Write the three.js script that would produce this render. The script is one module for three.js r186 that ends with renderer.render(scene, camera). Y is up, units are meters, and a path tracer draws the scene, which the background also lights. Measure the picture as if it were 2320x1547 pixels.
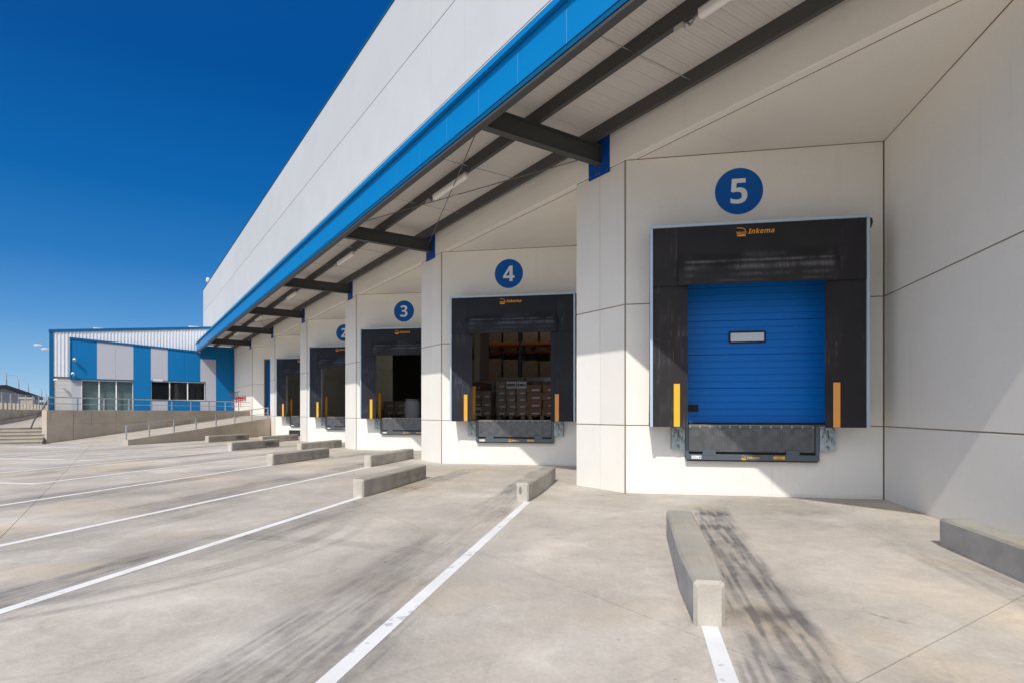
import * as THREE from 'three';
import { mergeGeometries } from 'three/addons/utils/BufferGeometryUtils.js';
import { RoundedBoxGeometry } from 'three/addons/geometries/RoundedBoxGeometry.js';
import { FontLoader } from 'three/addons/loaders/FontLoader.js';
import { TextGeometry } from 'three/addons/geometries/TextGeometry.js';

// ---------------------------------------------------------------- camera, sky, sun, exposure
// World: x runs along the main facade (left negative), z points out into the yard, the facade plane is z = 0.
const scene = new THREE.Scene();
const camera = new THREE.PerspectiveCamera(2 * Math.atan(933 / 1331) * 180 / Math.PI, 2412 / 1866, 0.1, 6000);
camera.setViewOffset(2412, 1866, 0, 0, 2320, 1547);          // shift lens: verticals stay vertical
camera.position.set(7.106, 1.35, 6.836);
camera.rotation.y = 55.12 * Math.PI / 180;
scene.add(camera);

const EXPOSURE = 1.19;
const SUN_DIR = new THREE.Vector3(0.605, 1, 0.764).normalize();
{ // clear dry-air sky: pale near the horizon, deep blue above, with a broad glow added round the sun to lift the shade
  const W = 1024, H = 512, d = new Float32Array(W * H * 4);
  const stops = [[-90, .20, .19, .18], [-2, .34, .42, .48], [0, .36, .52, .66], [3, .20, .39, .60], [7.4, .075, .245, .52], [12, .022, .155, .42], [18, .004, .105, .34], [27.5, .001, .064, .258], [45, .001, .055, .225], [90, .001, .05, .2]];
  for (let j = 0; j < H; j++) {
    const el = ((j + .5) / H - .5) * 180;
    let k = 0; while (k < stops.length - 2 && el > stops[k + 1][0]) k++;
    const A = stops[k], B = stops[k + 1], t = Math.min(1, Math.max(0, (el - A[0]) / (B[0] - A[0])));
    for (let i = 0; i < W; i++) {
      const az = ((i + .5) / W - .5) * 2 * Math.PI, e = el * Math.PI / 180;
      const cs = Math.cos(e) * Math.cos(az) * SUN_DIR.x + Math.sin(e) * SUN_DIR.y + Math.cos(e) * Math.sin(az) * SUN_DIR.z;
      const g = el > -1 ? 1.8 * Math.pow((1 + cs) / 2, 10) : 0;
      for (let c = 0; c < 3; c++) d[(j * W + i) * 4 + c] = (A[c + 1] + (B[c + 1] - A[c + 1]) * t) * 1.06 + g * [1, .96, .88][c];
      d[(j * W + i) * 4 + 3] = 1;
    }
  }
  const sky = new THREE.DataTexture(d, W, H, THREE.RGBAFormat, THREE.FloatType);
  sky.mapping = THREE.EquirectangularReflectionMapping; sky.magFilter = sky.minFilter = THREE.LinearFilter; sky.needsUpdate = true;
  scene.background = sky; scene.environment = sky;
}
const sun = new THREE.DirectionalLight(new THREE.Color(1, .965, .905), 2.7);
sun.name = 'sun'; sun.position.copy(SUN_DIR).multiplyScalar(80); sun.target.position.set(-10, 0, 0); sun.position.x -= 10;
sun.castShadow = true; sun.shadow.mapSize.set(4096, 4096);
Object.assign(sun.shadow.camera, { left: -60, right: 60, top: 60, bottom: -60, near: 1, far: 250 });
scene.add(sun, sun.target);

const renderer = new THREE.WebGLRenderer({ antialias: true });
renderer.setSize(1024, 682);
renderer.toneMapping = THREE.LinearToneMapping;
renderer.toneMappingExposure = EXPOSURE;
renderer.shadowMap.enabled = true;

// ---------------------------------------------------------------- helpers
const R2 = Math.SQRT1_2, V = (x, y, z) => new THREE.Vector3(x, y, z);
let seed = 7; const rnd = () => { seed = (seed * 1664525 + 1013904223) >>> 0; return seed / 4294967296; };
const rr = (a, b) => a + (b - a) * rnd();
const hash = (i, j, s) => { let h = (i * 374761393 + j * 668265263 + s * 1274126177) | 0; h = Math.imul(h ^ (h >>> 13), 1274126177); return ((h ^ (h >>> 16)) >>> 0) / 4294967296; };
function vn(x, y, s = 0, p = 0) {                                  // value noise, p = period (0: none)
  let i = Math.floor(x), j = Math.floor(y); const fx = x - i, fy = y - j, u = fx * fx * (3 - 2 * fx), v = fy * fy * (3 - 2 * fy);
  let i1 = i + 1, j1 = j + 1;
  if (p) { i = ((i % p) + p) % p; j = ((j % p) + p) % p; i1 = ((i1 % p) + p) % p; j1 = ((j1 % p) + p) % p; }
  const a = hash(i, j, s), b = hash(i1, j, s), c = hash(i, j1, s), d = hash(i1, j1, s);
  return a + (b - a) * u + (c - a + (a - b - c + d) * u) * v;
}
function fbm(x, y, o = 4, s = 0, p = 0) { let v = 0, a = .5, t = 0; for (let k = 0; k < o; k++) { v += a * vn(x, y, s + k * 17, p); t += a; a *= .5; x *= 2; y *= 2; p *= 2; } return v / t; }
const sst = (a, b, x) => { const t = Math.min(1, Math.max(0, (x - a) / (b - a))); return t * t * (3 - 2 * t); };
const enc = (v) => { v = Math.min(1, Math.max(0, v)); return Math.round(255 * (v <= .0031308 ? 12.92 * v : 1.055 * Math.pow(v, 1 / 2.4) - .055)); };
function tex(W, H, fn, srgb = true, repeat = true) {                // fn(u, v) -> [r, g, b] linear (srgb) or raw 0..1
  const d = new Uint8Array(W * H * 4);
  for (let j = 0; j < H; j++) for (let i = 0; i < W; i++) {
    const c = fn((i + .5) / W, (j + .5) / H), k = (j * W + i) * 4;
    for (let q = 0; q < 3; q++) d[k + q] = srgb ? enc(c[q]) : Math.round(255 * Math.min(1, Math.max(0, c[q])));
    d[k + 3] = 255;
  }
  const t = new THREE.DataTexture(d, W, H); t.magFilter = THREE.LinearFilter; t.minFilter = THREE.LinearMipmapLinearFilter; t.generateMipmaps = true;
  t.wrapS = t.wrapT = repeat ? THREE.RepeatWrapping : THREE.ClampToEdgeWrapping;
  if (srgb) t.colorSpace = THREE.SRGBColorSpace; t.needsUpdate = true; return t;
}
const rep = (t, size) => { const c = t.clone(); c.repeat.set(1 / size, 1 / size); c.needsUpdate = true; return c; };
const lin = (r, g, b) => new THREE.Color().setRGB(r, g, b);
const std = (c, rough = .7, metal = 0, extra = {}) => new THREE.MeshStandardMaterial({ color: lin(...c), roughness: rough, metalness: metal, ...extra });
const phy = (c, rough, metal, extra = {}) => new THREE.MeshPhysicalMaterial({ color: lin(...c), roughness: rough, metalness: metal, ...extra });

const used = {};
function numbered(n) { used[n] = (used[n] ?? -1) + 1; return used[n] ? n + '_' + String(used[n]).padStart(3, '0') : n; }
function thing(name, label, category, pos = [0, 0, 0], turn = 0, group) {
  const o = new THREE.Group(); o.name = numbered(name); o.position.set(...pos); o.rotation.y = turn; o.userData = { label, category };
  if (group) o.userData.group = group; scene.add(o); return o;
}
function structure(name) { const o = new THREE.Group(); o.name = numbered(name); o.userData.kind = 'structure'; scene.add(o); return o; }
function put(name, geo, mat, parent, pos, rot) {
  const m = new THREE.Mesh(geo, mat); m.name = name; m.castShadow = m.receiveShadow = true;
  if (pos) m.position.set(...pos); if (rot) m.rotation.set(...rot); parent.add(m); return m;
}
function muv(g, ox = rr(0, 9), oy = rr(0, 9)) {                     // uv in metres by the way each face points
  if (g.index) g = g.toNonIndexed();
  const p = g.attributes.position, n = p.count, uv = new Float32Array(n * 2), a = V(), b = V(), c = V();
  for (let i = 0; i < n; i += 3) {
    a.fromBufferAttribute(p, i); b.fromBufferAttribute(p, i + 1); c.fromBufferAttribute(p, i + 2);
    const m = b.clone().sub(a).cross(c.clone().sub(a)), ax = Math.abs(m.x), ay = Math.abs(m.y), az = Math.abs(m.z);
    [a, b, c].forEach((q, k) => {
      const u = ay >= ax && ay >= az ? q.x : (ax > az ? -q.z : q.x), w = ay >= ax && ay >= az ? q.z : q.y;
      uv[(i + k) * 2] = u + ox; uv[(i + k) * 2 + 1] = w + oy;
    });
  }
  g.setAttribute('uv', new THREE.BufferAttribute(uv, 2)); return g;
}
const box = (w, h, d, r = 0) => r ? new RoundedBoxGeometry(w, h, d, 1, r) : new THREE.BoxGeometry(w, h, d);
const bx = (x0, x1, y0, y1, z0, z1, r = 0) => box(x1 - x0, y1 - y0, z1 - z0, r).translate((x0 + x1) / 2, (y0 + y1) / 2, (z0 + z1) / 2);
const mb = (...a) => muv(bx(...a));
function frame(o, turn) { return new THREE.Matrix4().makeTranslation(...o).multiply(new THREE.Matrix4().makeRotationY(turn)); }   // local x along the wall, y up, z out of it
function plate(pts, z0, z1, bev = .006) {                           // polygon slab with chamfered edges, front at z1
  const s = new THREE.Shape(pts.map(([x, y]) => new THREE.Vector2(x, y)));
  return new THREE.ExtrudeGeometry(s, { depth: z1 - z0 - 2 * bev, bevelEnabled: bev > 0, bevelThickness: bev, bevelSize: bev, bevelOffset: -bev, bevelSegments: 1, curveSegments: 24 }).translate(0, 0, z0 + bev);
}
const rect = (x0, x1, y0, y1) => [[x0, y0], [x1, y0], [x1, y1], [x0, y1]];
const rot = (g, m) => g.applyMatrix4(m);
function tube(a, b, r, seg = 8) {
  const A = V(...a), B = V(...b), d = B.clone().sub(A), g = new THREE.CylinderGeometry(r, r, d.length(), seg);
  return g.applyQuaternion(new THREE.Quaternion().setFromUnitVectors(V(0, 1, 0), d.normalize())).translate((A.x + B.x) / 2, (A.y + B.y) / 2, (A.z + B.z) / 2);
}
const pipe = (pts, r, n = 24, seg = 8) => new THREE.TubeGeometry(new THREE.CatmullRomCurve3(pts.map((p) => V(...p)), false, 'centripetal'), n, r, seg);
const tris = (g) => { g = g.index ? g.toNonIndexed() : g; for (const k of Object.keys(g.attributes)) if (!['position', 'normal', 'uv'].includes(k)) g.deleteAttribute(k); return g; };
const merge = (list) => mergeGeometries(list.map(tris));
function solid(top, bottom) {                                       // prism between two polygons
  let area = 0; top.forEach((p, i) => { const q = top[(i + 1) % top.length]; area += p[0] * -q[2] + p[2] * q[0]; });
  if (area < 0) { top = [...top].reverse(); bottom = [...bottom].reverse(); }
  const P = [], n = top.length, f = (a, b, c) => P.push(...a, ...b, ...c);
  const T = THREE.ShapeUtils.triangulateShape(top.map((p) => new THREE.Vector2(p[0], -p[2])), []);
  for (let [a, b, c] of T) {
    const A = top[a], B = top[b], C = top[c];
    if ((B[2] - A[2]) * (C[0] - A[0]) - (B[0] - A[0]) * (C[2] - A[2]) < 0) [b, c] = [c, b];
    f(top[a], top[b], top[c]); f(bottom[a], bottom[c], bottom[b]);
  }
  for (let i = 0; i < n; i++) { const j = (i + 1) % n; f(bottom[i], bottom[j], top[j]); f(bottom[i], top[j], top[i]); }
  const g = new THREE.BufferGeometry(); g.setAttribute('position', new THREE.BufferAttribute(new Float32Array(P), 3)); g.computeVertexNormals(); return muv(g);
}
const cs = (c, s) => [(s + c) * R2, (s - c) * R2];                  // 45-degree lane coordinates -> x, z

// ---------------------------------------------------------------- materials
const tWall = tex(1024, 1024, (u, v) => {                           // painted precast concrete: faint roller mottling, hairline dirt runs
  const m = fbm(u * 6, v * 6, 5, 3, 6) - .5, f = vn(u * 220, v * 220, 9, 220) - .5, st = Math.pow(vn(u * 90, v * 3, 21, 0), 9) * .06 * sst(.35, .8, fbm(u * 4, v * 4, 3, 5, 4));
  const k = 1 + m * .08 + f * .03 - st * 1.5; return [.82 * k, .782 * k, .71 * k];
});
const tFine = tex(512, 512, (u, v) => { const k = fbm(u * 24, v * 24, 4, 31, 24) * .6 + vn(u * 170, v * 170, 4, 170) * .4; return [k, k, k]; }, false);
const tConc = tex(1024, 1024, (u, v) => {                           // cast grey concrete: clouds, rust-brown patches, blow holes, drips
  const a = fbm(u * 5, v * 5, 5, 41, 5), b = fbm(u * 3, v * 3, 4, 47, 3), f = vn(u * 260, v * 260, 5, 260), d = vn(u * 60, v * 4, 51, 0);
  let k = .80 + .42 * (a - .5) + .10 * (f - .5) - .16 * sst(.62, .95, d) * sst(.4, .7, b);
  if (vn(u * 120, v * 120, 61, 120) > .965) k *= .62;
  const br = sst(.5, .75, b); return [(.40 + .02 * br) * k, (.375 - .012 * br) * k, (.335 - .04 * br) * k];
});
const tDark = tex(512, 512, (u, v) => {                             // black coated fabric: dusty rub marks
  const a = fbm(u * 4, v * 4, 4, 71, 4), r = Math.pow(vn(u * 60, v * 5, 73, 0), 5) * sst(.45, .7, a), f = vn(u * 240, v * 240, 77, 240);
  const k = .011 + .010 * a + .045 * r + .004 * f; return [k * .86, k * .95, k * 1.40];
});
const tFlap = tex(1024, 512, (u, v) => {                            // head curtain: bands of pale scuffing where lorry roofs rub it
  const a = fbm(u * 8, v * 3, 4, 81, 0), comb = .45 + .55 * vn(u * 210, v * 6, 95) + .3 * (vn(u * 420, v * 90, 96) - .5);
  const row = (c, w, s, n0) => Math.exp(-(((v - c - .02 * (fbm(u * 5, s, 2, 93 + s) - .5)) / w) ** 2)) * sst(n0, n0 + .34, fbm(u * 6 + s * 3, v * 2, 4, 91 + s, 0)) * comb;
  let sc = row(.375, .022, 1, .22) + row(.27, .045, 2, .30) * .85 + row(.14, .03, 3, .42) * .35 + row(.47, .05, 4, .48) * .35 + .35 * row(.05, .02, 5, .45);
  sc *= sst(.02, .08, u) * sst(.01, .05, 1 - u);
  const sp = vn(u * 300, v * 150, 99) > .9985 ? .1 : 0;
  const k = .012 + .009 * a + .15 * Math.min(1, sc) + sp; return [k * 1.06, k, k * 1.07];
}, true, false);
const tBump = tex(256, 256, (u, v) => {                             // chequer plate lozenges
  const X = u * 8, Y = v * 8, i = Math.floor(X), j = Math.floor(Y), dx = X - i - .5, dy = Y - j - .5, s = (i + j) & 1 ? 1 : -1;
  const p = (dx + s * dy) * R2, q = (dx - s * dy) * R2, k = 1 - sst(.6, 1, Math.hypot(p / .52, q / .17)); return [k, k, k];
}, false);
const tPlate = tex(512, 512, (u, v) => {
  const X = u * 16, Y = v * 16, i = Math.floor(X), j = Math.floor(Y), dx = X - i - .5, dy = Y - j - .5, s = (i + j) & 1 ? 1 : -1;
  const p = (dx + s * dy) * R2, q = (dx - s * dy) * R2, w = 1 - sst(.75, 1, Math.hypot(p / .52, q / .17)), a = fbm(u * 5, v * 5, 4, 111, 5);
  const k = .085 + .06 * a + w * (.05 + .10 * a); return [k, k * 1.01, k * 1.06];      // worn bright tops, dull valleys
});
const tBumper = tex(512, 512, (u, v) => {                           // chipped blue-grey paint over dark rubber
  const n = vn(u * 34, v * 5, 121, 0) * .5 + fbm(u * 9, v * 6, 4, 123, 0) * .55, chip = sst(.66, .72, n + .2 * (v - .5)), a = fbm(u * 14, v * 5, 3, 127, 0);
  const c = [.30 + .16 * a, .38 + .15 * a, .40 + .14 * a], d = [.07, .05, .045]; return c.map((x, i) => x * (1 - chip) + d[i] * chip);
}, true, false);
const tPaint = tex(512, 512, (u, v) => {                            // road paint: chips and grey rubbing
  const n = fbm(u * 18, v * 18, 4, 131, 18), g = fbm(u * 5, v * 5, 4, 133, 5), chip = sst(.70, .78, n) * .75, k = .71 + .16 * (g - .5);
  return [k, k, k * .99].map((x, i) => x * (1 - chip) + [.42, .40, .37][i] * chip);
});
const tBoxes = tex(256, 256, (u, v) => { const k = .8 + .4 * (fbm(u * 6, v * 6, 4, 141, 6) - .5); return [.36 * k, .275 * k, .20 * k]; });

const tFoot = tex(1024, 320, (() => {                               // lowest dock panel: boot and pallet scuffs under the leveller, a few runs
  const L = []; for (let i = 0; i < 34; i++) { const x = .32 + .42 * rnd(), y = .10 + .34 * rnd(), a = rr(-.5, .5) + 1.5, l = rr(.006, .035); L.push([x, y, Math.cos(a) * l, Math.sin(a) * l * 2.2, rr(.06, .22), rr(.0008, .0018)]); }
  return (u, v) => {
    const m = fbm(u * 9, v * 3, 5, 3) - .5, f = vn(u * 420, v * 130, 9) - .5; let k = 1 + m * .07 + f * .03;
    for (const [x, y, dx, dy, st, w] of L) { const t = Math.min(1, Math.max(0, ((u - x) * dx + (v - y) * dy) / (dx * dx + dy * dy))), d = Math.hypot(u - x - t * dx + .004 * (vn(v * 40, x * 99) - .5), (v - y - t * dy) * .29); if (d < w * 2) k -= st * (1 - sst(w * .4, w * 1.6, d)) * (.3 + .7 * vn(u * 300, v * 120, 13)); }
    k -= .10 * sst(.72, .95, vn(u * 70, v * 1.2, 15)) * sst(.25, .6, fbm(u * 6, v * 3, 3, 17)) * sst(.02, .1, v) * sst(.55, .3, v);
    if (v < .035 + .03 * fbm(u * 40, 1, 3, 19)) k *= .86 + .1 * vn(u * 200, v * 60, 21);
    return [.815 * k, .782 * k, .722 * k];
  };
})(), true, false);
const M = {
  wall: std([1, 1, 1], .72, 0, { map: rep(tWall, 4.2), bumpMap: rep(tFine, 1.1), bumpScale: .0012 }),
  wallB: std([.965, .965, .968], .72, 0, { map: rep(tWall, 4.2), bumpMap: rep(tFine, 1.1), bumpScale: .0012 }), wallC: std([1.02, 1.02, 1.01], .72, 0, { map: rep(tWall, 3.7), bumpMap: rep(tFine, 1.1), bumpScale: .0012 }), wallFoot: std([1, 1, 1], .72, 0, { map: tFoot }),
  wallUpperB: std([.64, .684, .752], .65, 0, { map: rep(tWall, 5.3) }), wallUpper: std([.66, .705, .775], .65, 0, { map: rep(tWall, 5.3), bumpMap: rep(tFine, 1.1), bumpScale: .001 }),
  seal: std([.26, .205, .15], .9), sealPale: std([.46, .43, .38], .9), sealGrey: std([.09, .09, .095], .9),
  conc: std([1.12, 1.1, 1.07], .88, 0, { map: rep(tConc, 3.1), bumpMap: rep(tFine, .9), bumpScale: .003 }),
  concWarm: std([1.48, 1.39, 1.30], .9, 0, { map: rep(tConc, 2.3), bumpMap: rep(tFine, .9), bumpScale: .003 }),
  concPale: std([1.35, 1.3, 1.22], .88, 0, { map: rep(tConc, 1.7), bumpMap: rep(tFine, .5), bumpScale: .003 }),
  formLine: std([.20, .18, .155], .95),
  paint: std([1, 1, 1], .8, 0, { map: rep(tPaint, 1.3) }),
  fascia: phy([.001, .195, .49], .42, 0, { specularIntensity: .4 }),
  blueDeep: phy([.002, .065, .33], .5, 0, { specularIntensity: .4 }), trimBlue: phy([.003, .095, .22], .45, 0, { specularIntensity: .5 }),
  officeBlue: phy([.001, .140, .36], .5, 0, { specularIntensity: .4 }), silver: phy([.39, .40, .45], .5, 0),
  steel: std([.058, .058, .057], .6, .0, { bumpMap: rep(tFine, .4), bumpScale: .0006 }), steelPale: std([.20, .20, .19], .6, .2),
  deck: std([.62, .585, .55], .6, 0), galv: std([.50, .52, .54], .42, .75, { roughnessMap: rep(tFine, .5) }), rod: std([.16, .155, .145], .5, .6),
  zinc: std([.55, .56, .57], .5, .6), lampWhite: std([.84, .82, .77], .4), plastic: std([.55, .53, .46], .5), cable: std([.2, .21, .22], .6),
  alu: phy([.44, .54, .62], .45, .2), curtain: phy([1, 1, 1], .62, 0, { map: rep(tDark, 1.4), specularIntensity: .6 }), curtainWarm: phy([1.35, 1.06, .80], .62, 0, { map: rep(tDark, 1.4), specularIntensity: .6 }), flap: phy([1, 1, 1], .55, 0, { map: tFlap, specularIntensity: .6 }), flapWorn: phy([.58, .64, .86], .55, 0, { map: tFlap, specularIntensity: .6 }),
  yellow: std([.80, .43, .01], .55), orange: std([.85, .36, .06], .55), yellowPost: std([.78, .36, .02], .5),
  levGrey: phy([.085, .105, .125], .42, .15, { clearcoat: .2, clearcoatRoughness: .4 }), lip: std([1, 1, 1], .45, .6, { map: rep(tPlate, .40), bumpMap: rep(tBump, .20), bumpScale: .003 }), levEdge: std([.42, .42, .41], .4, .7),
  bumper: std([1, 1, 1], .7, 0, { map: tBumper }), black: std([.012, .012, .013], .7), rubber: std([.02, .02, .021], .8),
  door: phy([.001, .165, .60], .42, 0, { specularIntensity: .45 }), doorDark: phy([.004, .06, .30], .4, 0), white: std([.78, .78, .77], .5), number: std([.78, .78, .76], .5), disc: phy([.001, .10, .41], .4, 0, { specularIntensity: .4 }), logo: std([.78, .31, .03], .6),
  paleGlass: phy([.62, .68, .74], .15, 0), glass: phy([.66, .72, .71], .03, 0, { transmission: 1, thickness: 0, ior: 1.52 }), glassDark: phy([.30, .33, .34], .03, 0, { transmission: 1, thickness: 0, ior: 1.52 }),
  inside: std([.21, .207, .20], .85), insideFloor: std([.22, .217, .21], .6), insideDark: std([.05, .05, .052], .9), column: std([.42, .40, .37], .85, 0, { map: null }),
  carton: std([1, 1, 1], .85, 0, { map: rep(tBoxes, .8) }), cartonRed: std([.9, .62, .52], .85, 0, { map: rep(tBoxes, .9) }), cartonWhite: std([.66, .66, .66], .7), wood: std([.30, .20, .11], .8), wrap: phy([.55, .55, .56], .3, 0, { clearcoat: .5 }), print: std([.02, .02, .022], .7), rackOrange: std([.50, .14, .02], .5), rackBlue: std([.04, .06, .15], .5),
  sheet: std([.66, .68, .71], .45, .1), board: std([.60, .625, .675], .85, 0, { map: null }), red: std([.55, .03, .02], .45), asphalt: std([.10, .10, .10], .9), dust: std([.33, .27, .20], .95), farDark: std([.085, .085, .09], .8), farGrey: std([.30, .31, .32], .7), lampHead: std([.62, .61, .58], .4),
};
for (const k of ['column', 'board']) { M[k].map = rep(tWall, k === 'board' ? 1.1 : 2); M[k].needsUpdate = true; }

// ---------------------------------------------------------------- ground
const PITCH = 6.85, PIL = 1.28, DOCK = 3.94, HEAD = 5.52;
const bays = [0, 1, 2, 3, 4, 5], xk = (k) => -PITCH * (5 - k);
const scene_ground = put('surrounding_ground', new THREE.PlaneGeometry(5000, 5000).rotateX(-Math.PI / 2), M.dust, scene, [0, -.25, 0]); scene_ground.userData.kind = 'structure';

const trackStrength = { '-2': [.5, .6], '-1': [.6, .6], 0: [.4, .4], 1: [.75, .7], 2: [.8, .75], 3: [.85, .8], 4: [.7, 1.0], 5: [.95, .45], 6: [.5, .5] };
function groundColour(x, z) {
  const big = fbm(x * .35 + 3, z * .35, 4, 201), mid = fbm(x * 1.1, z * 1.1, 4, 203), fine = fbm(x * 9, z * 9, 4, 205), grit = vn(x * 62, z * 62, 207);
  const wx = x + .5 * mid, wz = z + .5 * big, sw = fbm(wx * 1.9 + 2 * mid, wz * 1.9 + 2 * big, 5, 209);   // trowelled swirls
  const ridge = (f, sd, p) => { const n = 1 - Math.abs(2 * fbm(wx * f, wz * f * p, 3, sd) - 1); return sst(.955, .995, n); };
  const k = 1 + .30 * (big - .5) + .30 * (mid - .5) + .22 * (fine - .5) + .15 * (grit - .5) + .26 * (sw - .5) - .07 * ridge(1.4, 215, .6) + .07 * ridge(1.1, 217, 1.7) - .05 * ridge(3.1, 219, 1);
  let r = .476 * k, g = .428 * k, b = .368 * k;
  const br = sst(.46, .70, fbm(x * .6 + 9, z * .6 - 4, 4, 211)) * sst(.35, .6, mid);   // tan patches
  r *= 1 + .03 * br; g *= 1 - .045 * br; b *= 1 - .16 * br;
  const pale = sst(.54, .78, fbm(x * .9 - 6, z * .5, 4, 213)) * .17; r += pale * .42; g += pale * .43; b += pale * .43;
  // tyre rubber along the 45-degree lanes
  const c = (x - z) * R2, s = (x + z) * R2; let dark = 0;
  for (let bay = -2; bay <= 6; bay++) {
    const o = 4.844 * (5 - bay), cb = c + o, sb = s + o;
    if (cb < -1.4 || cb > 5.4 || sb < -.2 || sb > 19) continue;
    const st = trackStrength[bay];
    for (let q = 0; q < 2; q++) {
      const cen = (q ? 2.92 + .025 * (sb - 3) : 1.22 - .045 * (sb - 1)) + .22 * (fbm(sb * .3, bay * 7 + q * 3, 2, 221) - .5) * sst(4, 9, sb), d = cb - cen;
      const wid = .235 + .04 * Math.max(0, sb - 5.5), edge = .75 + .5 * fbm(sb * 2.5, cb * 4, 3, 222 + q), core = 1 - sst(wid * .7 * edge, wid * 1.25 * edge, Math.abs(d));
      const along = sst(.7, 2.2, sb) * (1 - .8 * sst(10, 16, sb)), streak = (.55 + .55 * sst(.3, .7, vn(cb * 36, sb * 2.4, 223 + bay * 5 + q))) * (.62 + .75 * fbm(cb * 16, sb * 12, 4, 226)), ribs = Math.abs(((d / .075) % 1 + 1) % 1 - .5) < .10 ? .86 : 1;
      const patch = bay === 5 && !q ? .85 + .2 * fbm(sb * 2, cb * 2, 2, 224) : .45 + .75 * sst(.3, .66, fbm(sb * .5 + bay * 3.7, cb * .7 + q * 5, 3, 225));
      const bars = sb < 7 ? 1 + (bay === 5 && !q ? 1.7 : .7) * Math.pow(vn(sb * 3.3 + .35 * vn(cb * 6, sb * 2, 3), bay + q * 9, 227), 4) : 1;
      dark += st[q] * core * along * streak * patch * ribs * bars * (bay === 5 && !q ? .52 : .40);
      const halo = 1 - sst(.1, .9 + .07 * sb, Math.abs(d)); dark += st[q] * .20 * (.6 + .8 * fine) * halo * sst(2.5, 6.5, sb) * (1 - .6 * sst(11, 18, sb)) * sst(.40, .72, fbm(cb * 1.6, sb * .45, 5, 229 + bay)) ;
    }
  }
  // a few faint turning arcs further out
  for (const [ax, az, rad, t0, t1, w, st] of [[-1.6, 7.6, 3.3, -1.35, .35, .10, .26], [-1.6, 7.6, 3.62, -1.3, .3, .05, .22], [-7.5, 12.5, 8.6, -1.2, -.35, .13, .22], [3.5, 8.6, 4.4, 3.4, 4.6, .10, .16]]) {
    const dx = x - ax, dz = z - az, d = Math.abs(Math.hypot(dx, dz) - rad); if (d > w * 1.6) continue;
    let t = Math.atan2(dz, dx); if (t < t0 - 3.2) t += 6.283; if (t > t0 && t < t1) dark += st * (1 - sst(w * .6, w * 1.5, d)) * sst(t0, t0 + .5, t) * sst(t1, t1 - .5, t) * (.2 + 1.1 * vn(t * 7, d * 30, 231));
  }
  dark += sst(.50, .80, fbm(c * 1.1, s * .38, 5, 233)) * sst(3, 7, z + .2 * s) * .24 * (.5 + fine);
  if (vn(x * 5.5, z * 5.5, 241) > .975 && vn(x * 26, z * 26, 243) > .6) dark += .3;
  dark = Math.min(.76, dark);
  r *= 1 - dark * .93; g *= 1 - dark * .91; b *= 1 - dark * .87;
  return [r, g, b];
}
const yard = structure('yard_pavement');
{
  const G = .0035, zs = [-3.2, 4.0, 7.92, 11.86, 22, 34];
  const tiles = [[5.63, 13, 0, 1024, 1024], [5.63, 13, 1, 512, 512], [-8.07, 5.63, 0, 2048, 1200], [-21.8, -8.07, 0, 2048, 1024], [-36, -21.8, 0, 1024, 512], [-8.07, 5.63, 1, 2048, 760], [-21.8, -8.07, 1, 2048, 512], [-36, -21.8, 1, 1024, 256], [-8.07, 5.63, 2, 1024, 512], [-21.8, -8.07, 2, 1024, 512], [-36, -21.8, 2, 1024, 256], [5.63, 13, 2, 128, 128], [-8.07, 13, 3, 256, 128], [-21.8, -8.07, 3, 256, 128], [-36, -21.8, 3, 256, 128], [-36, 30, 4, 512, 128], [13, 30, 0, 256, 128], [13, 30, 1, 256, 64], [13, 30, 2, 256, 64], [13, 30, 3, 256, 128]];
  for (const [x0, x1, k, W, H] of tiles) {
    const z0 = zs[k], z1 = zs[k + 1];
    const map = tex(W, H, (u, v) => groundColour(x0 + (x1 - x0) * u, z0 + (z1 - z0) * v), true, false);
    const m = std([1, 1, 1], .82, 0, { map, bumpMap: tFine, bumpScale: .0022 });
    const jl = x0 === 5.63 ? G : 0, jr = x1 === 5.63 ? G : 0;
    const g = bx(x0 + jl, x1 - jr, -.2, 0, z0 + G, z1 - G), p = g.attributes.position, uv = g.attributes.uv;
    for (let i = 0; i < p.count; i++) uv.setXY(i, (p.getX(i) - x0) / (x1 - x0), (p.getZ(i) - z0) / (z1 - z0));
    m.bumpMap = tFine.clone(); m.bumpMap.repeat.set((x1 - x0) / .8, (z1 - z0) / .8); m.bumpMap.needsUpdate = true;
    put('slab', g, m, yard);
  }
  // lane lines: each starts at the nose of a wheel guide and runs out at 45 degrees
  for (const k of [-1, ...bays]) for (const c0 of [.635, 3.30]) {
    const o = -4.844 * (5 - k), right = c0 > 1, rel = (ss) => (right ? 3.41 : k === 5 ? .64 : .71) + (k === 5 ? 0 : .0165) * (ss - 6), sE = 8.3 / R2 + 3.41, w = .051;
    if (k < 0 && right) continue;
    const q = (cc, ss) => { const [x, z] = cs(cc + o, ss + o); return [x, .004, z]; }, dn = (p) => [p[0], .0005, p[2]];
    const top = [q(rel(6.03) - w, 6.03), q(rel(sE) - w, sE + w), q(rel(sE) + w, sE + w), q(rel(6.03) + w, 6.03)]; put('lane_marking', solid(top, top.map(dn)), M.paint, yard);
    if (right) { const a = rel(sE) - w - .004, e = .71 + .0165 * (sE - 6) + w + .004, t2 = [q(a, sE - w), q(e, sE - w), q(e, sE + w), q(a, sE + w)]; put('lane_marking', solid(t2, t2.map(dn)), M.paint, yard); }
  }
}

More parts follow.
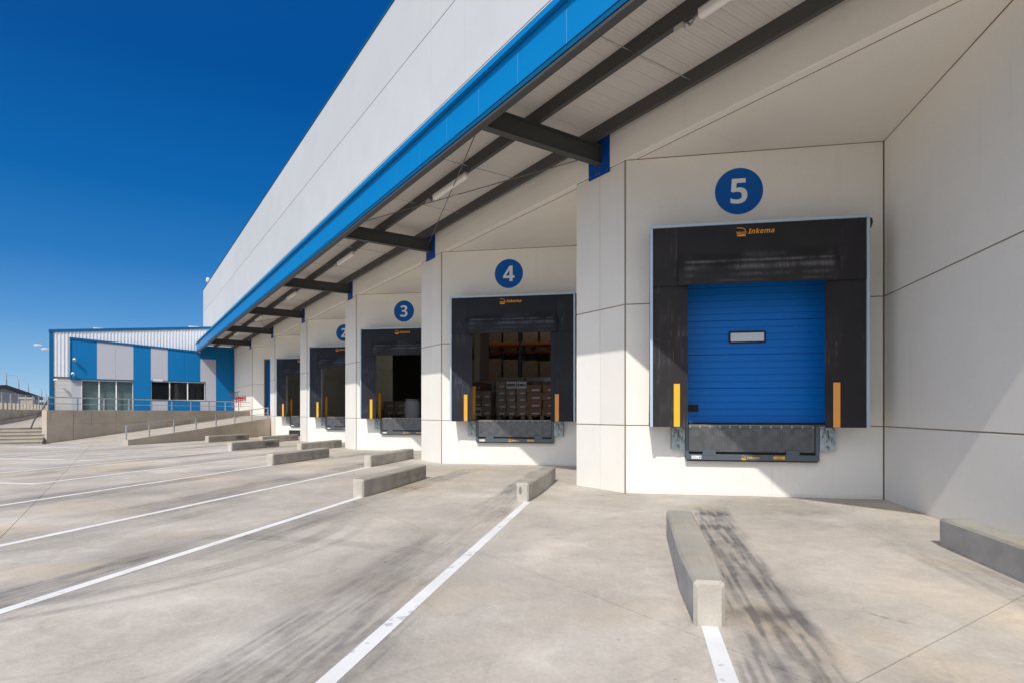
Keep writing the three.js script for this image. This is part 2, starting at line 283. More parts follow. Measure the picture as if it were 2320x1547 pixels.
// ---------------------------------------------------------------- warehouse: one building, its precast panels as parts
const HYP = DOCK * 2 * R2, GAP = .0075;                              // GAP: half a joint
const mainF = (x = 0) => frame([x, 0, 0], 0), dockF = (x) => frame([x, 0, 0], Math.PI / 4), backF = (x) => frame([x + DOCK * R2, 0, -DOCK * R2], -Math.PI / 4);
const warehouse = thing('warehouse', 'long white precast concrete warehouse with a saw-tooth row of loading docks', 'warehouse');
const wallTone = () => [M.wall, M.wallB, M.wallC][Math.floor(rnd() * 3)];
const wp = (name, fm, pts, mat = wallTone(), z0 = -.18, z1 = 0) => put(name, muv(rot(plate(pts, z0, z1), fm)), mat, warehouse);
const joint = (fm, x0, x1, y0, y1, mat = M.seal) => put('joint_sealant', muv(rot(bx(x0, x1, y0, y1, -.06, -.005), fm)), mat, warehouse);
const LEVELS = [0, 1.13, 3.13, HEAD];
const OPEN = [.64, 3.28, 1.13, 3.95];
for (let k = 0; k <= 6; k++) {
  const x = xk(k), mf = mainF(x), df = dockF(x), bf = backF(x);
  // pilaster between two bays: two leaves with a fine centre joint
  for (let r = 0; r < 3; r++) for (const [a, b] of [[-PIL, -.64], [-.64, 0]]) wp('wall_panel', mf, rect(a + (a === -PIL ? .002 : .004), b - (b ? .004 : GAP), LEVELS[r] + (r ? GAP : 0), LEVELS[r + 1] - GAP), undefined, -.18, 0);
  for (let r = 1; r < 4; r++) joint(mf, -PIL + .01, -.01, LEVELS[r] - .02, LEVELS[r] + .02);
  joint(mf, -.66, -.62, 0, HEAD, M.sealPale);
  put('joint_sealant', muv(rot(bx(-.016, .016, 0, HEAD, -.05, -.003), df)), M.seal, warehouse);
  if (k === 6) continue;
  // dock face at 45 degrees, with the door opening
  const g = GAP, L = DOCK - .012, [oa, ob, , ot] = k === 0 ? [.82, 3.6, 1.13, 4.74] : OPEN;
  { const pg = plate(rect(g, L, 0, 1.13 - g), -.18, 0), pp = pg.attributes.position, pu = pg.attributes.uv; for (let i = 0; i < pp.count; i++) pu.setXY(i, (pp.getX(i) + (k % 2 ? 0 : .35)) / DOCK, pp.getY(i) / 1.13); put('wall_panel', rot(pg, df), M.wallFoot, warehouse); } wp('wall_panel', df, rect(g, oa, 1.13 + g, 3.13 - g)); wp('wall_panel', df, rect(ob, L, 1.13 + g, 3.13 - g));
  wp('wall_panel', df, [[g, 3.13 + g], [oa, 3.13 + g], [oa, ot], [ob, ot], [ob, 3.13 + g], [L, 3.13 + g], [L, HEAD - g], [g, HEAD - g]]);
  joint(df, .02, DOCK, 1.11, 1.15); joint(df, .02, oa - .01, 3.11, 3.15); joint(df, ob + .01, DOCK, 3.11, 3.15); joint(df, .02, DOCK, HEAD - .02, HEAD + .02);
  // return wall coming back out to the next pilaster
  for (let r = 0; r < 3; r++) wp('wall_panel', bf, rect(.014, DOCK - .002, LEVELS[r] + (r ? g : 0), LEVELS[r + 1] - g));
  for (let r = 1; r < 4; r++) joint(bf, .0, DOCK - .01, LEVELS[r] - .02, LEVELS[r] + .02);
  put('joint_sealant', muv(rot(bx(-.02, .02, 0, HEAD, -.05, .006), bf)), M.seal, warehouse);
  // soffit of the recess, set back behind the lintel
  const P = (a, y, n, f) => V(a, y, n).applyMatrix4(f).toArray(), z1 = -.155;
  const tri = [[x + .165, 0, z1], [x + HYP - .165, 0, z1], [x + HYP / 2, 0, -HYP / 2]];
  put('soffit_panel', solid(tri.map((p) => [p[0], HEAD + .2, p[2]]), tri.map((p) => [p[0], HEAD, p[2]])), M.wall, warehouse);
  put('joint_sealant', mb(x + .1, x + HYP - .1, HEAD + .006, HEAD + .1, -.158, -.13), M.seal, warehouse);
}
// upper wall: lintel row and three storeys of panels, joints on the pilaster axes
const XL = -62.7, XR = 20, ROWS = [HEAD, 7.05, 9.37, 11.68, 14.0], cols = [XL];
for (let x = xk(0) - 3 * PITCH - .64; x < XR; x += PITCH) cols.push(x); cols.push(XR);
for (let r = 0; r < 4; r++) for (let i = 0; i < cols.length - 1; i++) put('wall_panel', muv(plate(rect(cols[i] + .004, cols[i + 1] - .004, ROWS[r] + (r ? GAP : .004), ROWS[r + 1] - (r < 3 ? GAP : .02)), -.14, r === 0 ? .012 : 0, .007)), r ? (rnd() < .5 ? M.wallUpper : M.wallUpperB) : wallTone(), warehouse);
for (let r = 1; r < 4; r++) put('joint_sealant', mb(XL + .02, XR, ROWS[r] - .02, ROWS[r] + .02, -.06, -.004), M.sealGrey, warehouse);
for (let i = 1; i < cols.length - 1; i++) put('joint_sealant', mb(cols[i] - .02, cols[i] + .02, HEAD + .02, 13.9, -.06, -.002), M.sealPale, warehouse);
put('parapet_cap', mb(XL - .03, XR, 13.985, 14.05, -.22, .03), M.trimBlue, warehouse);
put('end_wall', mb(XL + .002, XL + .2, 0, 13.97, -46, -.15), M.wall, warehouse);
wp('wall_panel', mainF(0), rect(XL + .01, xk(0) - PIL - .01, 0, 3.13 - GAP)); wp('wall_panel', mainF(0), rect(XL + .01, xk(0) - PIL - .01, 3.13 + GAP, HEAD - GAP));
joint(mainF(0), -60, xk(0) - PIL - .01, 3.11, 3.15); joint(mainF(0), -60, xk(0) - PIL - .01, HEAD - .02, HEAD + .004);
put('wall_panel', mb(PITCH + .02, XR, 0, HEAD - .01, -.18, -.002), M.wall, warehouse);
// shell: roof, back and side walls, raised floor
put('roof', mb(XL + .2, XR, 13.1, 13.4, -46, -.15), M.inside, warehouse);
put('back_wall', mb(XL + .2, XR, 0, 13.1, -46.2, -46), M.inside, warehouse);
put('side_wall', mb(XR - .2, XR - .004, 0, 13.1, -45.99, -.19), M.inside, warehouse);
{
  const pts = [[XL + .25, -.2]];
  for (let k = 0; k < 6; k++) { const x = xk(k); pts.push([x - .1, -.2], [x + HYP / 2, -HYP / 2 - .2], [x + HYP + .1, -.2]); }
  pts.push([XR - .25, -.2], [XR - .25, -45.95], [XL + .25, -45.95]);
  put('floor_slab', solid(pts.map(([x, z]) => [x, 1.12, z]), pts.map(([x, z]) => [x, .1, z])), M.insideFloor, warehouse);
}
{ const q = V(-1.07, 0, -8).applyMatrix4(dockF(xk(4))), [x, z] = [q.x, q.z]; put('column', mb(x - .22, x + .22, 1.12, 13.1, z - .22, z + .22, .03), M.column, warehouse); }
for (let k = 1; k <= 4; k++) { // door tracks inside the open doorways
  const df = dockF(xk(k)); for (const a of [.55, 3.29]) { put('door_track', rot(bx(a, a + .08, 1.12, 4.2, -.30, -.19), df), M.zinc, warehouse); }
  put('track_bracket', rot(bx(.5, 3.42, 3.97, 4.1, -.34, -.20), df), M.zinc, warehouse);
}
{ // ground-level vent below the dock beside the ramp
  const df = dockF(xk(1)); put('wall_vent', merge([rot(bx(.86, 2.6, .04, .37, .0, .02), df), ...[0, 1, 2, 3].map((i) => rot(bx(.86, 2.6, .07 + i * .08, .10 + i * .08, .02, .05), df))]), M.insideDark, warehouse);
}

// ---------------------------------------------------------------- canopy
const canopy = thing('canopy', 'long cantilever canopy with a bright blue fascia over the loading docks', 'canopy', [0, 0, 0]);
const CX0 = -41.67, CX1 = 15, FZ = 2.5;
for (let k = -1; k <= 7; k++) {
  const x = xk(k) - .64; if (x < CX0 + .3 || x > CX1 - .4) continue;
  const s = new THREE.Shape(), w = .075, t = .012, y0 = 5.66, y1 = 5.98; // I-section, profile across x
  [[-w, y0], [w, y0], [w, y0 + t], [.006, y0 + t], [.006, y1 - t], [w, y1 - t], [w, y1], [-w, y1], [-w, y1 - t], [-.006, y1 - t], [-.006, y0 + t], [-w, y0 + t]].forEach(([a, b], i) => i ? s.lineTo(a, b) : s.moveTo(a, b));
  const beam = put('cantilever_beam', muv(new THREE.ExtrudeGeometry(s, { depth: FZ - .05 - .02, bevelEnabled: false }).translate(x, 0, .022)), M.steel, canopy);
  put('end_plate', bx(x - .085, x + .085, y0 - .01, y1 + .02, .010, .021), M.steel, beam);
  const bp = put('wall_plate', bx(x - .275, x + .275, 5.45, 6.11, .0125, .020), M.blueDeep, canopy);
  put('bolt', merge([[-.22, 5.5], [.22, 5.5], [-.06, 5.5], [.02, 5.5], [-.22, 6.05], [.22, 6.05]].map(([a, b]) => new THREE.CylinderGeometry(.012, .012, .012, 6).rotateX(Math.PI / 2).translate(x + a, b, .024))), M.galv, bp);
}
const cSec = (z, y0, h, w, dir) => { // cold-formed C purlin along x
  const s = new THREE.Shape(), t = .006; [[0, 0], [w, 0], [w, .025], [w - t, .025], [w - t, t], [t, t], [t, h - t], [w - t, h - t], [w - t, h - .025], [w, h - .025], [w, h], [0, h]].forEach(([a, b], i) => i ? s.lineTo(a * dir, b) : s.moveTo(a * dir, b));
  return muv(new THREE.ExtrudeGeometry(s, { depth: CX1 - CX0 - .1, bevelEnabled: false }).rotateY(Math.PI / 2).translate(CX0 + .05, y0, z));
};
for (const z of [.24, 1.40]) put('purlin', cSec(z, 5.982, .21, .075, 1), M.steel, canopy);
put('edge_purlin', cSec(FZ - .10, 5.70, .40, .06, 1), M.steel, canopy);
put('gutter', merge([bx(CX0 + .02, CX1, 5.62, 5.66, FZ - .13, FZ - .02), bx(CX0 + .02, CX1, 5.66, 5.86, FZ - .135, FZ - .128)]), M.steel, canopy);
put('edge_angle', merge([bx(CX0 + .02, CX1, 6.10, 6.11, FZ - .42, FZ - .14)]), M.steelPale, canopy);
{ // ribbed soffit sheets, one metre wide, ribs across the canopy
  const s = new THREE.Shape(), n = 4, p = 1 / n; s.moveTo(.002, .05); s.lineTo(.002, .0);
  for (let i = 0; i < n; i++) { const x = i * p; if (i) { s.lineTo(x - .007, 0); s.lineTo(x, .010); s.lineTo(x + .007, 0); } for (const q of [.07, .13, .19]) { s.lineTo(x + q - .004, 0); s.lineTo(x + q, .004); s.lineTo(x + q + .004, 0); } }
  s.lineTo(.990, 0); s.lineTo(.998, .012); s.lineTo(.998, .05); s.closePath();
  const g = muv(new THREE.ExtrudeGeometry(s, { depth: FZ - .16, bevelEnabled: false }).translate(0, 6.195, .02), 0, 0);
  for (let x = CX0 + .03; x < CX1 - .9; x += 1) put('deck_sheet', g, M.deck, canopy, [x, 0, 0]);
  put('roof_sheet', mb(CX0 + .03, CX1, 6.25, 6.30, .02, FZ - .10), M.sheet, canopy);
}
{ // fascia: flat panels, cap flashing standing proud, folded lower edge
  const W = 1.056, g = plate(rect(.002, W - .002, 5.74, 6.24), FZ - .03, FZ, .004); 
  for (let x = 1.961 - 42 * W + 1.056 - .36; x < CX1 - W; x += W) put('fascia_panel', g, M.fascia, canopy, [x, 0, 0]);
  const flash = new THREE.Shape([[0, 0], [.07, 0], [.07, .085], [.02, .125], [-.30, .125], [-.30, .115], [0, .09]].map(([a, b]) => new THREE.Vector2(-a, b)));
  put('cap_flashing', new THREE.ExtrudeGeometry(flash, { depth: CX1 - CX0 - .02, bevelEnabled: false }).rotateY(Math.PI / 2).translate(CX0 + .01, 6.243, FZ + .002), M.fascia, canopy);
  put('edge_fold', bx(CX0 + .01, CX1, 5.675, 5.736, FZ - .05, FZ - .012), M.trimBlue, canopy);
}
for (const k of [5, 2, 0]) { // wind bracing with turnbuckles
  const xa = xk(k) - .66, xb = xa - PITCH + .06; if (xb < CX0) continue;
  for (const [A, B] of [[[xa, 5.93, FZ - .2], [xb, 5.80, .12]], [[xb, 5.93, FZ - .2], [xa, 5.80, .12]]]) {
    const r = put('brace_rod', tube(A, B, .009), M.rod, canopy), m = V(...A).lerp(V(...B), .53), d = V(...B).sub(V(...A)).normalize().multiplyScalar(.11);
    put('turnbuckle', tube(m.clone().sub(d).toArray(), m.clone().add(d).toArray(), .017, 6), M.galv, r);
  }
}
for (let k = -0; k <= 6; k++) for (const q of [.32, .68]) { // sag rods between the purlins
  const x = xk(k) - .64 - PITCH * q; if (x < CX0 + .5 || x > CX1) continue;
  for (const [a, b] of [[.17, 1.33], [1.33, 2.34]]) put('sag_rod', merge([tube([x, 6.06, a], [x, 6.06, b], .007), new THREE.CylinderGeometry(.016, .016, .02, 6).rotateX(Math.PI / 2).translate(x, 6.06, a - .01)]), M.galv, canopy);
}

// ---------------------------------------------------------------- strip lights under the canopy
{
    const labels = { 6: 'white strip light under the canopy, nearest one, cut by the top edge', 5: 'white strip light behind crossed brace rods under the canopy, near sign 4', 4: 'white strip light under the canopy above sign 3', 3: 'white strip light under the canopy in front of sign 2', 2: 'small white strip light under the canopy, second from its far end', 1: 'small white strip light under the canopy, farthest one by the office' };
  for (const k of [6, 5, 4, 3, 2, 1]) {
    const t = thing('strip_light', labels[k], 'lamp', [xk(k) - 3.66 + (k === 6 ? .2 : 0), 5.92, 1.375], 0, 'strip lights under the canopy');
    const s = new THREE.Shape(); s.absarc(0, 0, .055, Math.PI, 0, false); s.lineTo(.055, .03); s.lineTo(-.055, .03); s.closePath();
    put('diffuser', new THREE.ExtrudeGeometry(s, { depth: 1.40, bevelEnabled: true, bevelThickness: .03, bevelSize: .02, bevelOffset: -.02, bevelSegments: 3, curveSegments: 10 }).rotateY(Math.PI / 2).translate(-.70, .0, 0), M.lampWhite, t);
    put('housing', bx(-.73, .73, .031, .06, -.05, .05, .008), M.plastic, t);
    put('junction_box', bx(-1.12, -.98, -.01, .13, -.045, .015, .006), M.plastic, t);
    put('cable', pipe([[-.98, .06, -.01], [-.93, .03, -.02], [-.88, -.02, -.01], [-.80, .02, 0], [-.73, .03, 0]], .013), M.cable, t);
  }
}

// ---------------------------------------------------------------- dock number signs
const font = await new FontLoader().loadAsync('fonts/droid/droid_sans_bold.typeface.json');
function text(str, size, depth, slant = 0) {
  const g = new TextGeometry(str, { font, size, depth, curveSegments: 6, bevelEnabled: false }); g.computeBoundingBox();
  const b = g.boundingBox; g.translate(-(b.min.x + b.max.x) / 2, -(b.min.y + b.max.y) / 2, 0);
  if (slant) { const p = g.attributes.position; for (let i = 0; i < p.count; i++) p.setX(i, p.getX(i) + slant * p.getY(i)); }
  return g;
}
const at = (k, a, y, n) => V(a, y, n).applyMatrix4(dockF(xk(k))).toArray(), T45 = Math.PI / 4;
const bayWord = { 5: 'the closed blue dock', 4: 'the dock showing stacked cartons', 3: 'the dock between signs 4 and 2', 2: 'the half-hidden dock' };
for (const k of [2, 3, 4, 5]) {
  const t = thing('number_sign', `round blue sign with white number ${k} above ${bayWord[k]}`, 'sign', at(k, 1.80, 4.885, 0), T45, 'round dock number signs');
  put('disc', new THREE.CylinderGeometry(.37, .37, .004, 64).rotateX(Math.PI / 2).translate(0, 0, .004), M.disc, t);
  put('numeral', text(String(k), .40, .002).translate(0, 0, .0066), M.number, t);
}

// ---------------------------------------------------------------- dock shelters
function logoGeo(k, d) {                                            // swoosh over a striped block, then the slanted word; k = 1: 0.54 m wide
  const sh = (pts) => new THREE.ExtrudeGeometry(new THREE.Shape(pts.map(([x, y]) => new THREE.Vector2(x * k, y * k))), { depth: d, bevelEnabled: false });
  const out = [], inn = []; for (let i = 0; i <= 12; i++) { const q = i / 12, x = -.268 + .128 * Math.sin(q * 1.5708), y = .03 + .042 * Math.cos(q * 1.5708); out.push([x, y]); inn.unshift([x - .013 * q, y - .012 * (1 - .4 * q)]); }
  return merge([sh([...out, [-.140, -.066], [-.153, -.066], ...inn]), sh([[-.272, -.022], [-.122, .001], [-.124, -.011], [-.270, -.034]]), sh([[-.268, -.042], [-.158, -.030], [-.158, -.064], [-.258, -.064]]),
    text('Inkema', .026 * k, d, .2).translate(-.213 * k, -.001 * k, 0), text('Inkema', .074 * k, d, .24).translate(.088 * k, .008 * k, 0)]);
}
const gLogo = logoGeo(1, .002), gLogoSmall = logoGeo(.5, .002);
function curtain(x0, x1, y0, y1, bulge, seedN) {                    // a slightly wavy sheet of coated fabric
  const g = new THREE.BoxGeometry(x1 - x0, y1 - y0, .008, Math.max(4, Math.round((x1 - x0) * 14)), Math.max(4, Math.round((y1 - y0) * 14)), 1).translate((x0 + x1) / 2, (y0 + y1) / 2, 0), p = g.attributes.position;
  for (let i = 0; i < p.count; i++) { const x = p.getX(i), y = p.getY(i), v = (y1 - y) / (y1 - y0); p.setZ(i, p.getZ(i) + bulge * v * v + .010 * (fbm(x * 3, y * 2, 2, seedN) - .5) * (.3 + v)); }
  g.computeVertexNormals(); return g;
}
const stripe = { 5: [M.yellow, M.orange], 4: [M.yellowPost, M.orange] };
const shelterWord = { 5: 'black dock shelter framing the closed blue sectional door under sign 5', 4: 'black dock shelter around the open doorway full of cartons, under sign 4', 3: 'black dock shelter under sign 3, cut off by a pilaster on its right', 2: 'black dock shelter under the half-hidden sign 2', 1: 'narrow view of a black dock shelter beside the concrete ramp' };
for (let k = 5; k >= 1; k--) {
  const t = thing('dock_shelter', shelterWord[k], 'dock shelter', at(k, 1.975, 1.12, 0), T45, 'dock shelters along the facade'), N = .5;
  const X = (a) => a - 1.975, Y = (y) => y - 1.12;
  for (const [a, b] of [[.39, .435], [3.515, 3.56]]) put('frame_rail', bx(X(a), X(b), Y(1.12), Y(4.203), N - .035, N + .012, .004), M.alu, t);
  put('frame_rail', bx(X(.39), X(3.56), Y(4.205), Y(4.25), N - .035, N + .014, .004), M.alu, t);
  for (const [a, s] of [[.40, 1], [3.545, 2]]) put('side_wall', muv(curtain(0, N - .04, Y(1.13), Y(4.23), .012, 300 + k * 9 + s).rotateY(-Math.PI / 2).translate(X(a), 0, .002)), (k === 5 ? M.curtainWarm : M.curtain), t);
  put('roof_sheet', mb(X(.395), X(3.55), Y(4.232), Y(4.246), .002, N - .04), (k === 5 ? M.curtainWarm : M.curtain), t);
  for (const [a, b, s] of [[.437, .966, 1], [2.950, 3.513, 2]]) put('side_curtain', muv(curtain(X(a), X(b), Y(1.12), Y(3.31), 0, 310 + k * 9 + s).translate(0, 0, N - .02)), (k === 5 ? M.curtainWarm : M.curtain), t);
  for (const [a, b, s] of [[.437, .83, 1], [3.10, 3.513, 2]]) put('corner_flap', muv(curtain(X(a), X(b), Y(3.30), Y(4.20), .01, 320 + k * 9 + s).translate(0, 0, N - .006)), (k === 5 ? M.curtainWarm : M.curtain), t);
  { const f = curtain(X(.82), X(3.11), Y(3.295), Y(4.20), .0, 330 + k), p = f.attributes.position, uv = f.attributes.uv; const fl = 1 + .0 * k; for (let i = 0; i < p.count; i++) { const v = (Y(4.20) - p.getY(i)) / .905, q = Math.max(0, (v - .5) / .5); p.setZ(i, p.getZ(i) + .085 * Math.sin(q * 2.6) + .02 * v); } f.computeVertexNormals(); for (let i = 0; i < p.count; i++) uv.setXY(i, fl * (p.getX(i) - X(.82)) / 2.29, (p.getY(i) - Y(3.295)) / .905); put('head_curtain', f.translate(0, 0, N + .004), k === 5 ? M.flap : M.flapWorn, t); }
  const cols2 = stripe[k] ?? [M.yellow, M.orange];
  for (const [a, b, i] of [[.753, .846, 0], [3.06, 3.157, 1]]) put('guide_strip', bx(X(a), X(b), Y(1.125), Y(1.79), N - .010, N - .001, .002), cols2[i], t);
  put('logo', gLogo, M.logo, t, [X(1.955), Y(4.075), N + .021]);
  if (k > 3) put('torn_flap', plate([[0, 0], [.035, .02], [.06, .10], [.052, .16], [0, .19]], -.006, .006, .002).translate(X(3.562), Y(4.045), N - .06), (k === 5 ? M.curtainWarm : M.curtain), t);
}

// ---------------------------------------------------------------- dock levellers
const levWord = { 5: 'grey dock leveller with chequer-plate lip under the closed blue door', 4: 'grey dock leveller with chequer-plate lip below the stacked cartons', 3: 'grey dock leveller under dock 3, its right end hidden by a pilaster', 2: 'grey dock leveller under dock 2, seen as a short left end', 1: 'dark sliver of a dock leveller above the low wall vent' };
const plateNo = { 5: '233', 4: '239', 3: '238', 2: '237', 1: '236' };
for (let k = 5; k >= 1; k--) {
  const t = thing('dock_leveller', levWord[k], 'dock leveller', at(k, 1.968, .576, 0), T45, 'dock levellers along the facade'), X = (a) => a - 1.968, Y = (y) => y - .576;
  for (const [a, b] of [[.957, 1.012], [2.924, 2.979]]) put('side_plate', bx(X(a), X(b), Y(.60), Y(1.135), .002, .105, .004), M.levGrey, t);
  const beam = put('front_beam', bx(X(.957), X(2.979), Y(.585), Y(.678), .003, .118, .004), M.levGrey, t);
  put('beam_flange', bx(X(.99), X(2.96), Y(.565), Y(.583), .003, .10), M.black, beam);
  put('lip_plate', muv(bx(X(1.016), X(2.916), Y(.715), Y(1.098), .062, .085, .004), .1 * k, .2 * k), M.lip, t);
  put('lip_recess', bx(X(1.013), X(2.92), Y(.68), Y(1.12), .003, .05), M.black, t);
  for (const [a, b] of [[1.225, 1.432], [2.488, 2.690]]) put('lip_support', bx(X(a), X(b), Y(.66), Y(.752), .088, .122, .004), M.levGrey, t);
  put('hinge_pin', tube([X(1.016), Y(1.112), .075], [X(2.916), Y(1.112), .075], .010, 8), M.steelPale, t);
  for (let i = 0; i < 13; i++) put('hinge_knuckle', bx(X(1.02 + i * .155), X(1.045 + i * .155), Y(1.098), Y(1.132), .058, .092, .004), M.levEdge, t);
  put('deck_plate', bx(X(1.016), X(2.916), Y(1.124), Y(1.134), -2.2, .058), M.levGrey, t);
  put('deck_edge', bx(X(1.016), X(2.916), Y(1.1345), Y(1.14), -.02, .062), M.levEdge, t);
  const st = put('rating_label', bx(X(1.054), X(1.205), Y(.605), Y(.655), .1184, .1200), M.white, t);
  put('print_line', merge([0, 1, 2].map((i) => bx(X(1.065), X(1.150 - .02 * i), Y(.615 + i * .013), Y(.619 + i * .013), .1202, .1206)).concat([bx(X(1.17), X(1.195), Y(.615), Y(.643), .1202, .1206)])), M.steelPale, st);
  put('logo', gLogoSmall, M.yellow, t, [X(1.955), Y(.628), .119]);
  const pl = put('number_plate', bx(X(2.300), X(2.472), Y(.612), Y(.656), .1184, .1200, .0007), M.yellow, t); put('numeral', text(plateNo[k], .032, .001).translate(X(2.386), Y(.634), .1203), M.red, pl);
}
// worn rubber bumpers beside the levellers
const bumpWord = { '5L': 'chipped blue-grey dock bumper left of the leveller under the blue door', '5R': 'chipped blue-grey dock bumper right of the leveller under the blue door', '4L': 'chipped blue-grey dock bumper left of the leveller below the cartons', '4R': 'chipped blue-grey dock bumper right of the leveller below the cartons', '3L': 'dark worn bumper at the foot of the dock below sign 3', '2L': 'dark worn bumper at the foot of the dock with half-hidden sign 2', '1L': 'small dark dock bumper just above the low wall vent by the ramp' };
for (const id of Object.keys(bumpWord)) {
  const k = +id[0], a = id[1] === 'L' ? [.741, .950] : [2.986, 3.208];
  const t = thing('dock_bumper', bumpWord[id], 'bumper', at(k, (a[0] + a[1]) / 2, .748, 0), T45, 'bumpers beside the levellers'), w = (a[1] - a[0]) / 2;
  const f = new THREE.BoxGeometry(2 * w, .357, .105).translate(0, .1785, .0575); put('body', f, M.bumper, t);
  put('mounting_plate', bx(-w - .006, w + .006, .0, .357, .001, .012), M.steel, t); put('bolt', merge([.06, .3].map((y) => new THREE.CylinderGeometry(.018, .018, .02, 6).rotateX(Math.PI / 2).translate(0, y, .118))), M.rod, t);
}

// ---------------------------------------------------------------- the closed sectional door of dock 5 and the door at the top of the ramp
function sectional(name, label, k, a0, a1, y0, joints, depth, handle, win) {
  const t = thing(name, label, 'door', at(k, (a0 + a1) / 2, y0, depth), T45), w = (a1 - a0) / 2;
  for (let i = 0; i < joints.length - 1; i++) {
    const h0 = joints[i] - y0 + .002, h1 = joints[i + 1] - y0 - .002, n = 5, p = (h1 - h0) / n, pts = [[-.04, h0], [-.006, h0], [0, h0 + .006]];
    for (let q = 1; q < n; q++) { const y = h0 + q * p; pts.push([0, y - .009], [-.007, y - .003], [-.007, y + .003], [0, y + .009]); }
    pts.push([0, h1 - .006], [-.006, h1], [-.04, h1]);
    const s = new THREE.Shape(pts.map(([d, y]) => new THREE.Vector2(-d, y)));
    put('door_section', new THREE.ExtrudeGeometry(s, { depth: 2 * w, bevelEnabled: false }).rotateY(Math.PI / 2).translate(-w, 0, 0), M.door, t);
  }
  put('bottom_seal', bx(-w, w, -.035, .0, -.035, .0, .004), M.rubber, t);
  if (win) {
    const [u0, u1, v0, v1] = win.map((q, i) => i < 2 ? q - (a0 + a1) / 2 : q - y0), s = new THREE.Shape(), r = .035, b = .028;
    const rd = (S, x0, x1, ya, yb, r) => { S.moveTo(x0 + r, ya); S.lineTo(x1 - r, ya); S.quadraticCurveTo(x1, ya, x1, ya + r); S.lineTo(x1, yb - r); S.quadraticCurveTo(x1, yb, x1 - r, yb); S.lineTo(x0 + r, yb); S.quadraticCurveTo(x0, yb, x0, yb - r); S.lineTo(x0, ya + r); S.quadraticCurveTo(x0, ya, x0 + r, ya); return S; };
    rd(s, u0, u1, v0, v1, r); s.holes.push(rd(new THREE.Path(), u0 + b, u1 - b, v0 + b, v1 - b, .012));
    const wd = put('window_frame', new THREE.ExtrudeGeometry(s, { depth: .014, bevelEnabled: true, bevelThickness: .004, bevelSize: .004, bevelOffset: -.004, bevelSegments: 2 }).translate(0, 0, .006), M.black, t);
    put('pane', bx(u0 + b - .004, u1 - b + .004, v0 + b - .004, v1 - b + .004, .004, .010), M.paleGlass, wd);  // pale pane colour stands in for light reflected off the glass
  }
  if (handle) { const hd = put('handle', bx(handle[0] - (a0 + a1) / 2, handle[1] - (a0 + a1) / 2, handle[2] - y0, handle[3] - y0, .002, .02, .006), M.black, t); put('grip_recess', bx(handle[0] + .025 - (a0 + a1) / 2, handle[1] - .03 - (a0 + a1) / 2, handle[2] + .02 - y0, handle[3] - .025 - y0, .018, .024), M.rubber, hd); }
  return t;
}
sectional('sectional_door', 'closed bright blue sectional door with small window at dock 5', 5, .55, 3.37, 1.172, [1.172, 1.743, 2.293, 2.843, 3.393, 3.96], -.20, [1.00, 1.19, 1.357, 1.470], [1.672, 2.251, 2.470, 2.668]);
sectional('sectional_door', 'tall dark blue door at the top of the concrete ramp', 0, .74, 3.66, 1.175, [1.175, 1.88, 2.58, 3.29, 4.0, 4.72], -.24, null, null);
put('door_frame', merge([bx(.82, .87, 1.13, 4.69, -.2, .004), bx(3.55, 3.60, 1.13, 4.69, -.2, .004), bx(.82, 3.60, 4.69, 4.738, -.2, .004)].map((g) => rot(g, dockF(xk(0))))), M.seal, warehouse);

// ---------------------------------------------------------------- yellow guard posts just inside the open docks
for (const [k, a, lab] of [[4, .775, 'beside the cartons at dock 4'], [3, .73, 'in the dark doorway below sign 3'], [2, .76, 'in the dark doorway below the half-hidden sign 2'], [1, .78, 'in the narrow doorway nearest the ramp']]) {
  const t = thing('guard_post', 'orange-yellow round guard post ' + lab, 'post', at(k, a, 1.12, -.32), T45, 'guard posts inside the open docks');
  put('shaft', new THREE.LatheGeometry([[0, .92], [.05, .92], [.057, .905], [.057, .01]].map(([x, y]) => new THREE.Vector2(x, y)), 20), M.yellowPost, t); put('base_plate', new THREE.CylinderGeometry(.1, .1, .012, 20).translate(0, .006, 0), M.yellowPost, t);
}

